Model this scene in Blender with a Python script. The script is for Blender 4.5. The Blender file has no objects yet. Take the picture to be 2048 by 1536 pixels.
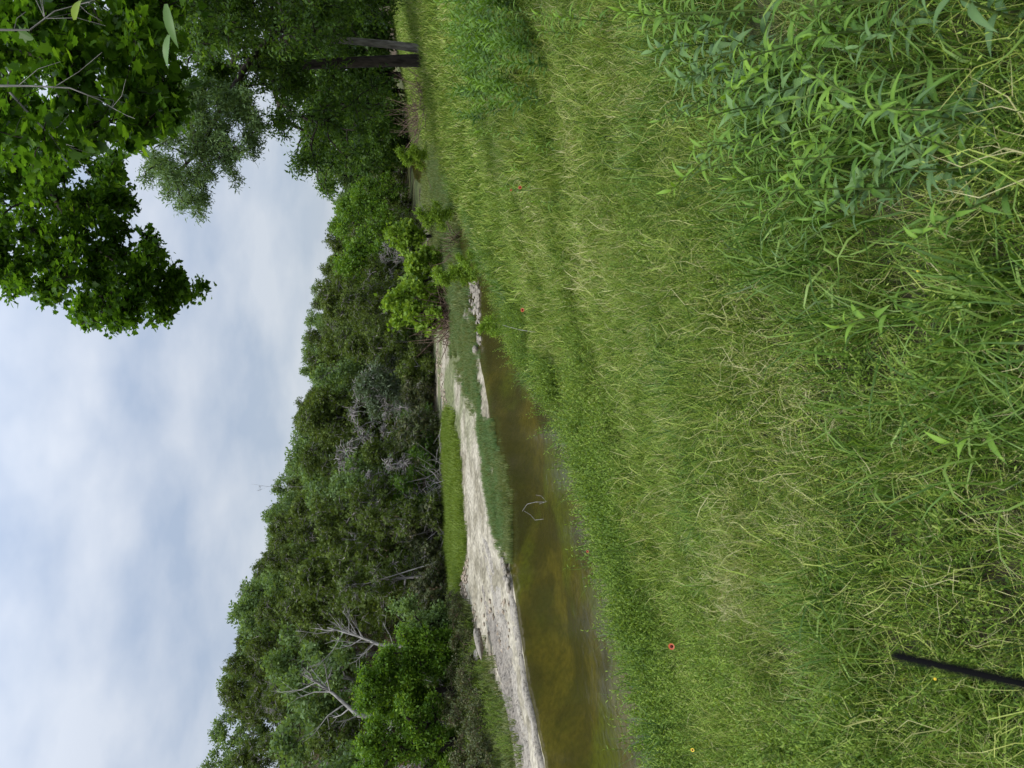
import bpy, math, random
import numpy as np
from mathutils import Vector, Matrix

random.seed(11)
rng = np.random.default_rng(11)
R_ = math.radians
SC = bpy.context.scene
COL = SC.collection

# ------------------------------------------------------------------ camera
# the photograph was taken in portrait and is stored lying on its side: the camera is rolled a quarter turn
FPX = 1538.0
CAMZ = 3.2
PITCH = math.atan((1024 - 745) / FPX)
Fw = Vector((0, math.cos(PITCH), -math.sin(PITCH)))
Up = Vector((0, math.sin(PITCH), math.cos(PITCH)))
Rt = Vector((1, 0, 0))
cam_data = bpy.data.cameras.new('camera')
cam = bpy.data.objects.new('camera', cam_data)
COL.objects.link(cam)
M = Matrix.Identity(4)
for i, v in enumerate((-Up, Rt, -Fw)):
    for j in range(3):
        M[j][i] = v[j]
M.translation = Vector((0, 0, CAMZ))
cam.matrix_world = M
cam_data.sensor_fit = 'HORIZONTAL'
cam_data.sensor_width = 36
cam_data.lens = 36 * FPX / 2048
cam_data.clip_start = 0.02
cam_data.clip_end = 3000
cam_data.dof.use_dof = True
cam_data.dof.focus_distance = 14
cam_data.dof.aperture_fstop = 10
SC.camera = cam

# ------------------------------------------------------------------ sky, sun, exposure
SUN_EL, SUN_AZ = 58, -125          # elevation; azimuth clockwise from +Y (view direction)
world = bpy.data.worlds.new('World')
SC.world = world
world.use_nodes = True
nt = world.node_tree
nt.nodes.clear()
N = nt.nodes.new
L = nt.links.new
wo = N('ShaderNodeOutputWorld')
sky = N('ShaderNodeTexSky'); sky.sky_type = 'NISHITA'; sky.sun_disc = False
sky.sun_elevation = R_(SUN_EL); sky.sun_rotation = R_(SUN_AZ)
sky.dust_density = 2.0
bg1 = N('ShaderNodeBackground'); bg1.inputs[1].default_value = 0.1
L(sky.outputs[0], bg1.inputs[0])
tc = N('ShaderNodeTexCoord')
sep = N('ShaderNodeSeparateXYZ'); L(tc.outputs['Generated'], sep.inputs[0])
def wm(op, a, b=None, c=None):
    n = N('ShaderNodeMath'); n.operation = op
    for i, v in enumerate((a, b, c)):
        if v is None: continue
        if hasattr(v, 'is_linked') or hasattr(v, 'links'): L(v, n.inputs[i])
        else: n.inputs[i].default_value = v
    return n.outputs[0]
zc = wm('MAXIMUM', sep.outputs[2], 0.0)
den = wm('ADD', zc, 0.32)
comb = N('ShaderNodeCombineXYZ')
L(wm('DIVIDE', sep.outputs[0], den), comb.inputs[0])
L(wm('DIVIDE', sep.outputs[1], den), comb.inputs[1])
no1 = N('ShaderNodeTexNoise'); no1.inputs['Scale'].default_value = 2.6
no1.inputs['Detail'].default_value = 5; no1.inputs['Roughness'].default_value = 0.5; no1.inputs['Distortion'].default_value = 0.05
L(comb.outputs[0], no1.inputs['Vector'])
rmp = N('ShaderNodeValToRGB')
rmp.color_ramp.elements[0].position = 0.36; rmp.color_ramp.elements[0].color = (.40, .49, .65, 1)
rmp.color_ramp.elements[1].position = 0.62; rmp.color_ramp.elements[1].color = (.68, .73, .82, 1)
L(no1.outputs['Fac'], rmp.inputs[0])
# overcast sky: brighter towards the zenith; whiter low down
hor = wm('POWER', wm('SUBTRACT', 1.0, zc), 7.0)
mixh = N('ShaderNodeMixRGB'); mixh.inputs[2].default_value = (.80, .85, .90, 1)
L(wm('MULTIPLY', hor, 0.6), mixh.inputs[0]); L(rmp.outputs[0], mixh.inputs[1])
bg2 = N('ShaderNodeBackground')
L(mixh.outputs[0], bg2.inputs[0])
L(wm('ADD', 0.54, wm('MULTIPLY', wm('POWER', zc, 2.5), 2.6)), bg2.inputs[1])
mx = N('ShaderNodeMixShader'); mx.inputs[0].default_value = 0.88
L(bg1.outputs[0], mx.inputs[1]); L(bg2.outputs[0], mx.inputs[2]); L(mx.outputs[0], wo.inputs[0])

sd = bpy.data.lights.new('sun', 'SUN'); sd.energy = 1.5; sd.angle = R_(10); sd.color = (1, .95, .86)
sun = bpy.data.objects.new('sun', sd); COL.objects.link(sun)
az, el = R_(SUN_AZ), R_(SUN_EL)
sdir = Vector((math.sin(az) * math.cos(el), math.cos(az) * math.cos(el), math.sin(el)))
sun.rotation_euler = sdir.to_track_quat('Z', 'Y').to_euler()
sun.location = (0, -10, 30)
SC.view_settings.view_transform = 'Standard'
SC.view_settings.look = 'None'
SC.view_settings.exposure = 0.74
SC.view_settings.gamma = 1.0
SC.view_settings.use_curve_mapping = False
SC.render.engine = 'CYCLES'
SC.cycles.max_bounces = 6
SC.cycles.transparent_max_bounces = 8

# ------------------------------------------------------------------ helpers
def ray(x, y):
    """direction through pixel (x, y) of the 2048x1536 photograph"""
    return Fw + Rt * ((768 - y) / FPX) - Up * ((x - 1024) / FPX)
def P(x, y, d):
    r = ray(x, y); return Vector((0, 0, CAMZ)) + r * (d / r.y)
def tag(o, label=None, cat=None, group=None, kind=None):
    if label: o['label'] = label
    if cat: o['category'] = cat
    if group: o['group'] = group
    if kind: o['kind'] = kind
    return o
def empty(name, loc=(0, 0, 0), rz=0, s=1.0):
    o = bpy.data.objects.new(name, None); o.empty_display_size = .2
    COL.objects.link(o); o.location = loc; o.rotation_euler = (0, 0, rz)
    o.scale = (s, s, s) if not hasattr(s, '__len__') else s
    return o
def link(name, me, parent=None, loc=None, link_to=None):
    o = bpy.data.objects.new(name, me)
    (link_to or COL).objects.link(o)
    if parent is not None: o.parent = parent
    if loc is not None: o.location = loc
    return o
def np_mesh(name, V, F, mat, tint=None, smooth=False, col=None):
    """V (n,3); F list of int arrays (m,k) with constant k"""
    if not isinstance(F, (list, tuple)): F = [F]
    F = [f for f in F if len(f)]
    me = bpy.data.meshes.new(name)
    V = np.asarray(V, dtype=np.float32)
    me.vertices.add(len(V)); me.vertices.foreach_set('co', V.ravel())
    loops = np.concatenate([np.asarray(f, dtype=np.int32).ravel() for f in F])
    tot = np.concatenate([np.full(len(f), f.shape[1], dtype=np.int32) for f in F])
    start = np.concatenate([[0], np.cumsum(tot)[:-1]]).astype(np.int32)
    me.loops.add(len(loops)); me.loops.foreach_set('vertex_index', loops)
    me.polygons.add(len(tot)); me.polygons.foreach_set('loop_start', start)
    me.polygons.foreach_set('loop_total', tot)
    if smooth: me.polygons.foreach_set('use_smooth', np.ones(len(tot), dtype=bool))
    if tint is not None:
        a = me.attributes.new('tint', 'FLOAT', 'POINT'); a.data.foreach_set('value', np.asarray(tint, dtype=np.float32))
    if col is not None:
        a = me.attributes.new('base', 'FLOAT_COLOR', 'POINT')
        c = np.ones((len(V), 4), dtype=np.float32); c[:, :3] = col
        a.data.foreach_set('color', c.ravel())
    me.update(calc_edges=True); me.validate()
    me.materials.append(mat)
    return me
def nrm(a): return a / (np.linalg.norm(a, axis=-1, keepdims=True) + 1e-9)
def rand_dirs(n): return nrm(rng.normal(size=(n, 3)))
def frames(d, up):
    """rows: x = side, y = d (pointing), z = normal"""
    d = nrm(d); x = nrm(np.cross(d, up)); z = np.cross(x, d)
    return np.stack([x, d, z], axis=1)
def scatter(tv, tf, pos, fr, scale):
    """copies of a small template (k,3) / faces; fr (n,3,3) rows are axes"""
    n, k = len(pos), len(tv)
    sv = tv[None] * (scale[:, None, None] if np.ndim(scale) == 1 else scale[:, None, :])
    V = np.einsum('nkj,njc->nkc', sv, fr) + pos[:, None, :]
    off = (np.arange(n) * k)[:, None, None]
    Fs = [(f[None] + off).reshape(-1, f.shape[1]) for f in tf]
    return V.reshape(-1, 3), Fs
def segs(P0, P1, R0, R1, sides=5):
    """tapered frusta between pairs of points"""
    P0, P1 = np.asarray(P0, float), np.asarray(P1, float)
    n = len(P0)
    d = nrm(P1 - P0); a = np.where(np.abs(d[:, 2:3]) > .9, np.array([[1., 0, 0]]), np.array([[0, 0, 1.]]))
    x = nrm(np.cross(d, a)); y = np.cross(d, x)
    th = np.arange(sides) / sides * 2 * math.pi
    ring = x[:, None] * np.cos(th)[None, :, None] + y[:, None] * np.sin(th)[None, :, None]
    V = np.concatenate([P0[:, None] + ring * np.asarray(R0)[:, None, None], P1[:, None] + ring * np.asarray(R1)[:, None, None]], axis=1)
    i = np.arange(sides); j = (i + 1) % sides
    q = np.stack([i, j, j + sides, i + sides], axis=1)
    Fq = (q[None] + (np.arange(n) * 2 * sides)[:, None, None]).reshape(-1, 4)
    return V.reshape(-1, 3), Fq
def merge(parts):
    Vs, Fs, Ts, o = [], {}, [], 0
    for V, F, T in parts:
        Vs.append(V)
        for f in (F if isinstance(F, list) else [F]):
            Fs.setdefault(f.shape[1], []).append(f + o)
        Ts.append(np.broadcast_to(T, (len(V),))); o += len(V)
    return np.concatenate(Vs), [np.concatenate(v) for v in Fs.values()], np.concatenate(Ts)
def h2(ix, iy, s):
    v = np.sin(ix * 127.1 + iy * 311.7 + s * 74.7) * 43758.5453
    return v - np.floor(v)
def vnoise(x, y, s=0):
    ix, iy = np.floor(x), np.floor(y); fx, fy = x - ix, y - iy
    fx = fx * fx * (3 - 2 * fx); fy = fy * fy * (3 - 2 * fy)
    return (h2(ix, iy, s) * (1 - fx) + h2(ix + 1, iy, s) * fx) * (1 - fy) + (h2(ix, iy + 1, s) * (1 - fx) + h2(ix + 1, iy + 1, s) * fx) * fy
def fbm(x, y, s=0, o=4):
    t, a, tot = 0, .5, 0
    for k in range(o):
        t = t + a * vnoise(x * 2 ** k, y * 2 ** k, s + k); tot += a; a *= .5
    return t / tot
def sm(a, b, t):
    t = np.clip((t - a) / (b - a), 0, 1); return t * t * (3 - 2 * t)

# ------------------------------------------------------------------ materials
def new_mat(name):
    m = bpy.data.materials.new(name); m.use_nodes = True
    nt = m.node_tree; nt.nodes.clear()
    return m, nt, nt.nodes.new, nt.links.new
def ramp(N, stops):
    r = N('ShaderNodeValToRGB'); e = r.color_ramp.elements
    while len(e) < len(stops): e.new(.5)
    for i, (p, c) in enumerate(stops):
        e[i].position = p; e[i].color = (*c, 1)
    return r
def leaf_mat(name, stops, trans=.35, rough=.5, patch=0.25, pscale=.6, spec=.2, yel=(1.25, 1.2, .5)):
    m, nt, N, L = new_mat(name)
    out = N('ShaderNodeOutputMaterial'); at = N('ShaderNodeAttribute'); at.attribute_name = 'tint'
    geo = N('ShaderNodeNewGeometry')
    no = N('ShaderNodeTexNoise'); no.inputs['Scale'].default_value = pscale; no.inputs['Detail'].default_value = 3
    L(geo.outputs['Position'], no.inputs['Vector'])
    a = N('ShaderNodeMath'); a.operation = 'MULTIPLY_ADD'; a.inputs[1].default_value = patch * 2; a.inputs[2].default_value = -patch
    L(no.outputs['Fac'], a.inputs[0])
    s = N('ShaderNodeMath'); s.operation = 'ADD'; s.use_clamp = True
    L(at.outputs['Fac'], s.inputs[0]); L(a.outputs[0], s.inputs[1])
    r = ramp(N, stops); L(s.outputs[0], r.inputs[0])
    p = N('ShaderNodeBsdfPrincipled'); p.inputs['Roughness'].default_value = rough
    p.inputs['Specular IOR Level'].default_value = spec
    L(r.outputs[0], p.inputs['Base Color'])
    t = N('ShaderNodeBsdfTranslucent')
    mu = N('ShaderNodeMixRGB'); mu.blend_type = 'MULTIPLY'; mu.inputs[0].default_value = 1; mu.inputs[2].default_value = (*yel, 1)
    L(r.outputs[0], mu.inputs[1]); L(mu.outputs[0], t.inputs[0])
    mix = N('ShaderNodeMixShader'); mix.inputs[0].default_value = trans
    L(p.outputs[0], mix.inputs[1]); L(t.outputs[0], mix.inputs[2]); L(mix.outputs[0], out.inputs[0])
    return m
def bark_mat(name, c1, c2, scale=9, rough=.9):
    m, nt, N, L = new_mat(name)
    out = N('ShaderNodeOutputMaterial'); geo = N('ShaderNodeNewGeometry')
    mp = N('ShaderNodeMapping'); mp.inputs['Scale'].default_value = (1, 1, .25); L(geo.outputs['Position'], mp.inputs[0])
    no = N('ShaderNodeTexNoise'); no.inputs['Scale'].default_value = scale; no.inputs['Detail'].default_value = 5
    L(mp.outputs[0], no.inputs['Vector'])
    r = ramp(N, [(.35, c1), (.65, c2)]); L(no.outputs['Fac'], r.inputs[0])
    p = N('ShaderNodeBsdfPrincipled'); p.inputs['Roughness'].default_value = rough; p.inputs['Specular IOR Level'].default_value = .15
    L(r.outputs[0], p.inputs['Base Color'])
    b = N('ShaderNodeBump'); b.inputs['Strength'].default_value = .6; b.inputs['Distance'].default_value = .03
    L(no.outputs['Fac'], b.inputs['Height']); L(b.outputs[0], p.inputs['Normal'])
    L(p.outputs[0], out.inputs[0])
    return m
G = {}
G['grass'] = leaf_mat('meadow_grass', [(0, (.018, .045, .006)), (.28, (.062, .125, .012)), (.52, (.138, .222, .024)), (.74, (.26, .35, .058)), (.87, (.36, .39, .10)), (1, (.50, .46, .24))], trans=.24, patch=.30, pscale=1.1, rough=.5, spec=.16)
G['wide'] = leaf_mat('broad_grass', [(0, (.022, .055, .008)), (.5, (.085, .17, .02)), (1, (.22, .33, .07))], trans=.35, patch=.15, rough=.42, spec=.25)
G['sedge'] = leaf_mat('sedge', [(0, (.06, .115, .045)), (.5, (.14, .225, .085)), (1, (.25, .34, .15))], trans=.35, patch=.15)
G['brownsedge'] = leaf_mat('faded_sedge', [(0, (.05, .07, .02)), (.5, (.13, .18, .055)), (1, (.26, .27, .11))], trans=.35, patch=.2)
G['lawn'] = leaf_mat('bright_turf', [(0, (.06, .10, .012)), (.5, (.15, .225, .03)), (1, (.27, .32, .08))], trans=.4, patch=.2)
G['weed'] = leaf_mat('weed_leaf', [(0, (.03, .075, .014)), (.5, (.085, .175, .026)), (1, (.21, .35, .04))], trans=.35, patch=.1, rough=.45)
G['dusty'] = leaf_mat('dusty_leaf', [(0, (.035, .075, .024)), (.5, (.078, .142, .048)), (1, (.14, .235, .07))], trans=.25, patch=.1, rough=.45, yel=(1.1, 1.3, .5))
G['herb'] = leaf_mat('bank_herb', [(0, (.03, .07, .010)), (.5, (.128, .215, .024)), (.8, (.26, .36, .055)), (1, (.34, .33, .14))], trans=.4, patch=.2)
G['oak'] = leaf_mat('oak_leaf', [(0, (.025, .07, .008)), (.5, (.075, .165, .016)), (1, (.19, .33, .03))], trans=.55, patch=.2, pscale=1.2, rough=.4)
G['cypress'] = leaf_mat('fine_leaf', [(0, (.055, .10, .035)), (.5, (.13, .21, .075)), (1, (.21, .30, .11))], trans=.35, patch=.15)
G['dark'] = leaf_mat('dark_leaf', [(0, (.025, .06, .012)), (.5, (.072, .14, .022)), (1, (.18, .28, .04))], trans=.5, patch=.2)
G['juniper'] = leaf_mat('juniper_leaf', [(0, (.032, .055, .010)), (.5, (.100, .145, .024)), (1, (.20, .255, .045))], trans=.3, patch=.25, pscale=.35, rough=.6)
G['ridge'] = leaf_mat('hill_oak_leaf', [(0, (.07, .12, .04)), (.5, (.145, .225, .07)), (1, (.25, .34, .12))], trans=.4, patch=.2, pscale=.3)
G['greyleaf'] = leaf_mat('grey_green_leaf', [(0, (.055, .08, .038)), (.5, (.10, .14, .072)), (1, (.17, .22, .11))], trans=.25, patch=.2, pscale=.3)
G['bright'] = leaf_mat('sapling_leaf', [(0, (.04, .10, .008)), (.5, (.115, .215, .022)), (1, (.26, .38, .04))], trans=.42, patch=.2, pscale=1)
G['syca'] = leaf_mat('sycamore_leaf', [(0, (.08, .15, .015)), (.5, (.20, .32, .03)), (1, (.36, .46, .07))], trans=.4, patch=.15, pscale=1)
G['brown'] = leaf_mat('dry_brown_leaf', [(0, (.06, .035, .02)), (.5, (.14, .075, .035)), (1, (.24, .15, .07))], trans=.2, patch=.2)
G['scrub'] = leaf_mat('bank_scrub_leaf', [(0, (.03, .045, .015)), (.5, (.085, .105, .035)), (.8, (.16, .15, .07)), (1, (.26, .22, .13))], trans=.25, patch=.2)
G['bark'] = bark_mat('dark_bark', (.018, .015, .012), (.055, .045, .036))
G['bark2'] = bark_mat('grey_bark', (.10, .09, .075), (.26, .24, .20))
G['dead'] = bark_mat('weathered_wood', (.15, .135, .125), (.33, .30, .28))
G['pale'] = bark_mat('bleached_wood', (.15, .14, .125), (.32, .30, .275))
G['drift'] = bark_mat('brown_driftwood', (.07, .045, .032), (.19, .13, .095))
G['stem'] = leaf_mat('green_stem', [(0, (.05, .09, .02)), (1, (.14, .19, .05))], trans=.1)
def flat_mat(name, c, rough=.5, spec=.4):
    m, nt, N, L = new_mat(name); out = N('ShaderNodeOutputMaterial'); p = N('ShaderNodeBsdfPrincipled')
    no = N('ShaderNodeTexNoise'); no.inputs['Scale'].default_value = 60
    r = ramp(N, [(.3, tuple(v * .8 for v in c)), (.7, c)]); L(no.outputs['Fac'], r.inputs[0]); L(r.outputs[0], p.inputs['Base Color'])
    p.inputs['Roughness'].default_value = rough; p.inputs['Specular IOR Level'].default_value = spec
    L(p.outputs[0], out.inputs[0]); return m
G['petal'] = flat_mat('orange_petal', (.42, .07, .012)); G['disc'] = flat_mat('maroon_disc', (.12, .012, .008), .9)
G['yellow'] = flat_mat('yellow_petal', (.8, .55, .03)); G['black'] = flat_mat('black_rod', (.003, .003, .003), .9, .05)

# ------------------------------------------------------------------ terrain
NEAR = np.array([(-60, -40), (-15, -2), (-6.8, 3.8), (-4.15, 7.6), (-2.15, 9.6), (-.95, 10.9), (-.4, 12.8), (.1, 14.8), (1.2, 16.6), (2.6, 19.2), (4.6, 23.5), (6.2, 27.5), (8.8, 33), (12.5, 42), (16.2, 51), (19.5, 60), (26, 72), (45, 90), (90, 115), (300, 190)], float)
FAR = np.array([(-60, -28), (-20, 3), (-13.5, 8), (-9.5, 11.6), (-7.1, 14.2), (-6.3, 15.7), (-4.5, 17.6), (-3.7, 18.5), (-2.2, 19.6), (-.2, 21.8), (1.6, 24.2), (3.9, 27), (5.2, 29.3), (7.3, 33.8), (10.3, 42), (13, 50.5), (16, 60), (23, 74), (43, 93), (88, 119), (298, 195)], float)
HILL = np.array([(-90, -30), (-30, 8), (-17.5, 19), (-12.2, 24.2), (-9.2, 25.2), (-7.8, 27.8), (-4.4, 29.3), (-2.6, 31), (-.7, 34.6), (2.3, 36.5), (7.5, 44), (13.5, 59), (19, 70), (36, 92), (80, 125), (290, 205)], float)
def sdist(poly, x, y, side):
    """signed distance, positive on the left of the direction of travel (side=1) or on the right (-1)"""
    best = np.full(x.shape, 1e9); sg = np.ones(x.shape)
    for a, b in zip(poly[:-1], poly[1:]):
        d = b - a; l2 = (d ** 2).sum()
        t = np.clip(((x - a[0]) * d[0] + (y - a[1]) * d[1]) / l2, 0, 1)
        px, py = a[0] + t * d[0], a[1] + t * d[1]
        dd = np.hypot(x - px, y - py); cr = d[0] * (y - a[1]) - d[1] * (x - a[0])
        m = dd < best - 1e-9
        best = np.where(m, dd, best); sg = np.where(m, np.sign(cr), sg)
    return best * sg * side
def zterr(x, y, full=False):
    x = np.asarray(x, float); y = np.asarray(y, float)
    n1 = fbm(x * .9, y * .9, 3); n2 = fbm(x * .12, y * .12, 9)
    wob = (fbm(x * 1.3, y * 1.3, 5) - .5) * .5
    dn = sdist(NEAR, x, y, -1) + wob; df = sdist(FAR, x, y, 1) + wob * .4; dh = sdist(HILL, x, y, 1)
    near = .16 * sm(-.1, .6, dn) + .50 * sm(.3, 5, dn) + .99 * sm(2.2, 9.6, dn) + (n1 - .5) * .16 * sm(0, 2, dn)
    near = near + (n2 - .5) * 2.2 * sm(14, 60, dn)
    far = .10 * sm(0, .5, df) + .30 * sm(1.5, 6, df) + (n1 - .5) * .10 * sm(0, 2, df)
    Hr = 8.7 - 3.2 * sm(-30, 2, x)
    hill = Hr * (sm(-8, 34, dh) - sm(-8, 34, 0 * dh)) * (dh > 0) / (1 - sm(-8, 34, np.zeros(1))[0])
    hill = hill + (n2 - .5) * 2.4 * sm(4, 30, dh) + (n1 - .5) * .5 * sm(0, 5, dh)
    bed = -.62 * sm(0, 1.4, np.minimum(-dn, -df)) + (n1 - .5) * .12
    z = np.where(dn > 0, near, np.where(df > 0, far + hill, np.minimum(bed, -.01)))
    z = np.where((dn <= 0) & (df <= 0), z, z)
    return (z, dn, df, dh, n1, n2) if full else z
def gz(x, y): return float(zterr(np.array([x]), np.array([y]))[0])
def axis(lo, a, b, hi, fine, g=1.22):
    c = list(np.arange(a, b, fine)); s = fine
    v = a; left = []
    while v > lo: s *= g; v -= s; left.append(v)
    s = fine; v = c[-1]; right = []
    while v < hi: s *= g; v += s; right.append(v)
    return np.array(left[::-1] + c + right)
xs = axis(-900, -20, 26, 1200, .17); ys = axis(-300, 0, 66, 1500, .2)
X, Y = np.meshgrid(xs, ys); sh = X.shape
Z, DN, DF, DH, N1, N2 = zterr(X.ravel(), Y.ravel(), True)
x_, y_ = X.ravel(), Y.ravel()
def lerp(a, b, t): return a * (1 - t[:, None]) + b * t[:, None]
soil = lerp(np.array([[.03, .027, .014]]), np.array([[.06, .065, .024]]), sm(.35, .65, N1))
mud = lerp(np.array([[.06, .045, .015]]), np.array([[.19, .145, .04]]), sm(.35, .65, fbm(x_ * 1.3, y_ * 1.3, 21)))
alg = sm(.47, .6, fbm(x_ * .8 + 3, y_ * .8, 27)) * .85
mud = lerp(mud, np.array([[.15, .19, .015]]), alg)
mud = lerp(mud, np.array([[.035, .026, .012]]), sm(.56, .75, fbm(x_ * 1.1, y_ * .9, 31)) * .65)
grav = lerp(np.array([[.20, .175, .12]]), np.array([[.36, .32, .24]]), sm(.3, .7, fbm(x_ * 2.5, y_ * 2.5, 41)))
litt = lerp(np.array([[.045, .034, .02]]), np.array([[.10, .066, .04]]), sm(.35, .7, fbm(x_ * .5, y_ * .5, 51)))
grav = lerp(grav, np.array([[.04, .035, .02]]), sm(40, 52, y_))
grav = lerp(grav, np.array([[.10, .12, .04]]), sm(.35, .6, fbm(x_ * .7, y_ * .7, 61)) * .8 * sm(22, 27, x_ * .2 + y_))
c = np.where((DN > 0)[:, None], soil, np.where((DF > 0)[:, None], lerp(grav, litt, sm(-.5, 1.5, DH)), mud))
c = np.where(((DN > -.25) & (DN < .25))[:, None], soil * .7, c)
me_i = np.arange(len(x_)).reshape(sh)
q = np.stack([me_i[:-1, :-1], me_i[:-1, 1:], me_i[1:, 1:], me_i[1:, :-1]], axis=-1).reshape(-1, 4)
gm, nt, N, L = new_mat('earth')
out = N('ShaderNodeOutputMaterial'); at = N('ShaderNodeAttribute'); at.attribute_name = 'base'
geo = N('ShaderNodeNewGeometry')
no = N('ShaderNodeTexNoise'); no.inputs['Scale'].default_value = 9; no.inputs['Detail'].default_value = 6; L(geo.outputs['Position'], no.inputs['Vector'])
r = ramp(N, [(.3, (.55, .55, .55)), (.7, (1.35, 1.35, 1.35))]); L(no.outputs['Fac'], r.inputs[0])
mu = N('ShaderNodeMixRGB'); mu.blend_type = 'MULTIPLY'; mu.inputs[0].default_value = 1
L(at.outputs['Color'], mu.inputs[1]); L(r.outputs[0], mu.inputs[2])
p = N('ShaderNodeBsdfPrincipled'); p.inputs['Roughness'].default_value = .95; p.inputs['Specular IOR Level'].default_value = .1
L(mu.outputs[0], p.inputs['Base Color'])
b = N('ShaderNodeBump'); b.inputs['Strength'].default_value = .8; b.inputs['Distance'].default_value = .05; L(no.outputs['Fac'], b.inputs['Height']); L(b.outputs[0], p.inputs['Normal'])
L(p.outputs[0], out.inputs[0])
g = link('ground', np_mesh('ground', np.stack([x_, y_, Z], 1), q, gm, smooth=True, col=c)); tag(g, kind='structure')

# water
wmx, nt, N, L = new_mat('creek_water')
out = N('ShaderNodeOutputMaterial'); geo = N('ShaderNodeNewGeometry')
mp = N('ShaderNodeMapping'); mp.inputs['Scale'].default_value = (1, .6, 1); mp.inputs['Rotation'].default_value = (0, 0, R_(-40)); L(geo.outputs['Position'], mp.inputs[0])
no = N('ShaderNodeTexNoise'); no.inputs['Scale'].default_value = 5; no.inputs['Detail'].default_value = 4; no.inputs['Distortion'].default_value = .6; L(mp.outputs[0], no.inputs['Vector'])
b = N('ShaderNodeBump'); b.inputs['Strength'].default_value = .12; b.inputs['Distance'].default_value = .03; L(no.outputs['Fac'], b.inputs['Height'])
tr = N('ShaderNodeBsdfTransparent'); tr.inputs[0].default_value = (.64, .64, .33, 1)
mud_b = N('ShaderNodeBsdfDiffuse'); mud_b.inputs[0].default_value = (.068, .063, .015, 1)
mm = N('ShaderNodeMixShader'); mm.inputs[0].default_value = .30; L(tr.outputs[0], mm.inputs[1]); L(mud_b.outputs[0], mm.inputs[2])
gl = N('ShaderNodeBsdfGlossy'); gl.inputs['Roughness'].default_value = .1; L(b.outputs[0], gl.inputs['Normal'])
fr = N('ShaderNodeFresnel'); fr.inputs[0].default_value = 1.33; L(b.outputs[0], fr.inputs['Normal'])
fm = N('ShaderNodeMath'); fm.operation = 'MULTIPLY'; fm.inputs[1].default_value = .7; L(fr.outputs[0], fm.inputs[0])
mx = N('ShaderNodeMixShader'); L(fm.outputs[0], mx.inputs[0]); L(mm.outputs[0], mx.inputs[1]); L(gl.outputs[0], mx.inputs[2]); L(mx.outputs[0], out.inputs[0])
wxs = axis(-60, -16, 8, 300, .5); wys = axis(-45, 2, 30, 200, .5)
wX, wY = np.meshgrid(wxs, wys); wi = np.arange(wX.size).reshape(wX.shape)
wdn = sdist(NEAR, wX.ravel(), wY.ravel(), -1); wdf = sdist(FAR, wX.ravel(), wY.ravel(), 1)
ok = ((wdn < 1.2) & (wdf < 1.2)).reshape(wX.shape)
qq = np.stack([wi[:-1, :-1], wi[:-1, 1:], wi[1:, 1:], wi[1:, :-1]], axis=-1)
okq = ok[:-1, :-1] | ok[1:, 1:] | ok[:-1, 1:] | ok[1:, :-1]
w = link('water', np_mesh('water', np.stack([wX.ravel(), wY.ravel(), np.zeros(wX.size)], 1), qq[okq], wmx)); tag(w, kind='structure')

# limestone shelf
def resample(pl, n):
    pl = np.asarray(pl, float); s = np.concatenate([[0], np.cumsum(np.hypot(*(pl[1:] - pl[:-1]).T))]); t = np.linspace(0, 1, n)
    return t
SN = np.array([(-22, 1.5), (-14, 8.2), (-9.3, 12), (-7.1, 14.3), (-6.35, 15.75), (-5.3, 16.9), (-4.45, 17.8), (-4.1, 18.8), (-3.75, 20.2), (-3.2, 22), (-2.0, 22.8), (-.95, 23.9), (-.55, 26), (.4, 28), (1.5, 29.3)], float)
SF = np.array([(-25, 4.5), (-16, 11), (-10.8, 14), (-8.1, 16.2), (-7.25, 17.9), (-6.7, 19.4), (-6.2, 20.8), (-5.5, 21.9), (-4.9, 23.3), (-4.3, 24.6), (-3.5, 26.6), (-2.3, 28.6), (-1.2, 30.4), (.6, 32.9), (2.2, 34.9)], float)
na, nb = 560, 46
ta = np.linspace(0, len(SN) - 1, na); i0 = np.minimum(ta.astype(int), len(SN) - 2); fr_ = ta - i0
An = SN[i0] * (1 - fr_)[:, None] + SN[i0 + 1] * fr_[:, None]; Af = SF[i0] * (1 - fr_)[:, None] + SF[i0 + 1] * fr_[:, None]
# ragged edges
ed = (fbm(ta * 4, ta * 0 + 1, 71) - .5)[:, None]; ef = (fbm(ta * 5, ta * 0 + 7, 77) - .5)[:, None]
dirn = nrm(Af - An); An = An + dirn * ed * .16; Af = Af + dirn * ef * .5
vb = np.concatenate([np.linspace(0, .06, 3), np.linspace(.075, 1, nb - 3)])
SXY = An[:, None] * (1 - vb)[None, :, None] + Af[:, None] * vb[None, :, None]
sx, sy = SXY[..., 0], SXY[..., 1]
along = np.repeat(ta[:, None], nb, 1); acr = np.repeat(vb[None], na, 0)
lay = acr * 2.4 + (fbm(along * 1.1, acr * 1.6, 81) - .5) * 1.6
stp = np.floor(lay) + sm(.80, 1, lay - np.floor(lay))
sz = .08 + .06 * np.clip(stp, 0, 4.5) + (fbm(sx * 3.5, sy * 3.5, 91) - .5) * .035 + (fbm(sx * 11, sy * 11, 95) - .5) * .03
crack = np.abs(fbm(along * 3 + acr * .6, acr * 5, 99) - .5)
sz -= .05 * (1 - sm(0, .03, crack))
sz += .02 * np.sin(acr * 40 + 6 * fbm(along * 1.2, acr, 12)) * (acr > .2)
V = np.stack([sx, sy, sz], -1)
skn = V[:, 0].copy(); skn[:, 2] = -.5; skn[:, :2] -= dirn * .12; skf = V[:, -1].copy(); skf[:, 2] = .0
low = V[:, 0].copy(); low[:, 2] = .0; low[:, :2] -= dirn * .05
V = np.concatenate([skn[:, None], low[:, None], V, skf[:, None]], 1)
acr2 = np.concatenate([np.zeros((na, 2)), acr, np.ones((na, 1))], 1)
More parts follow.
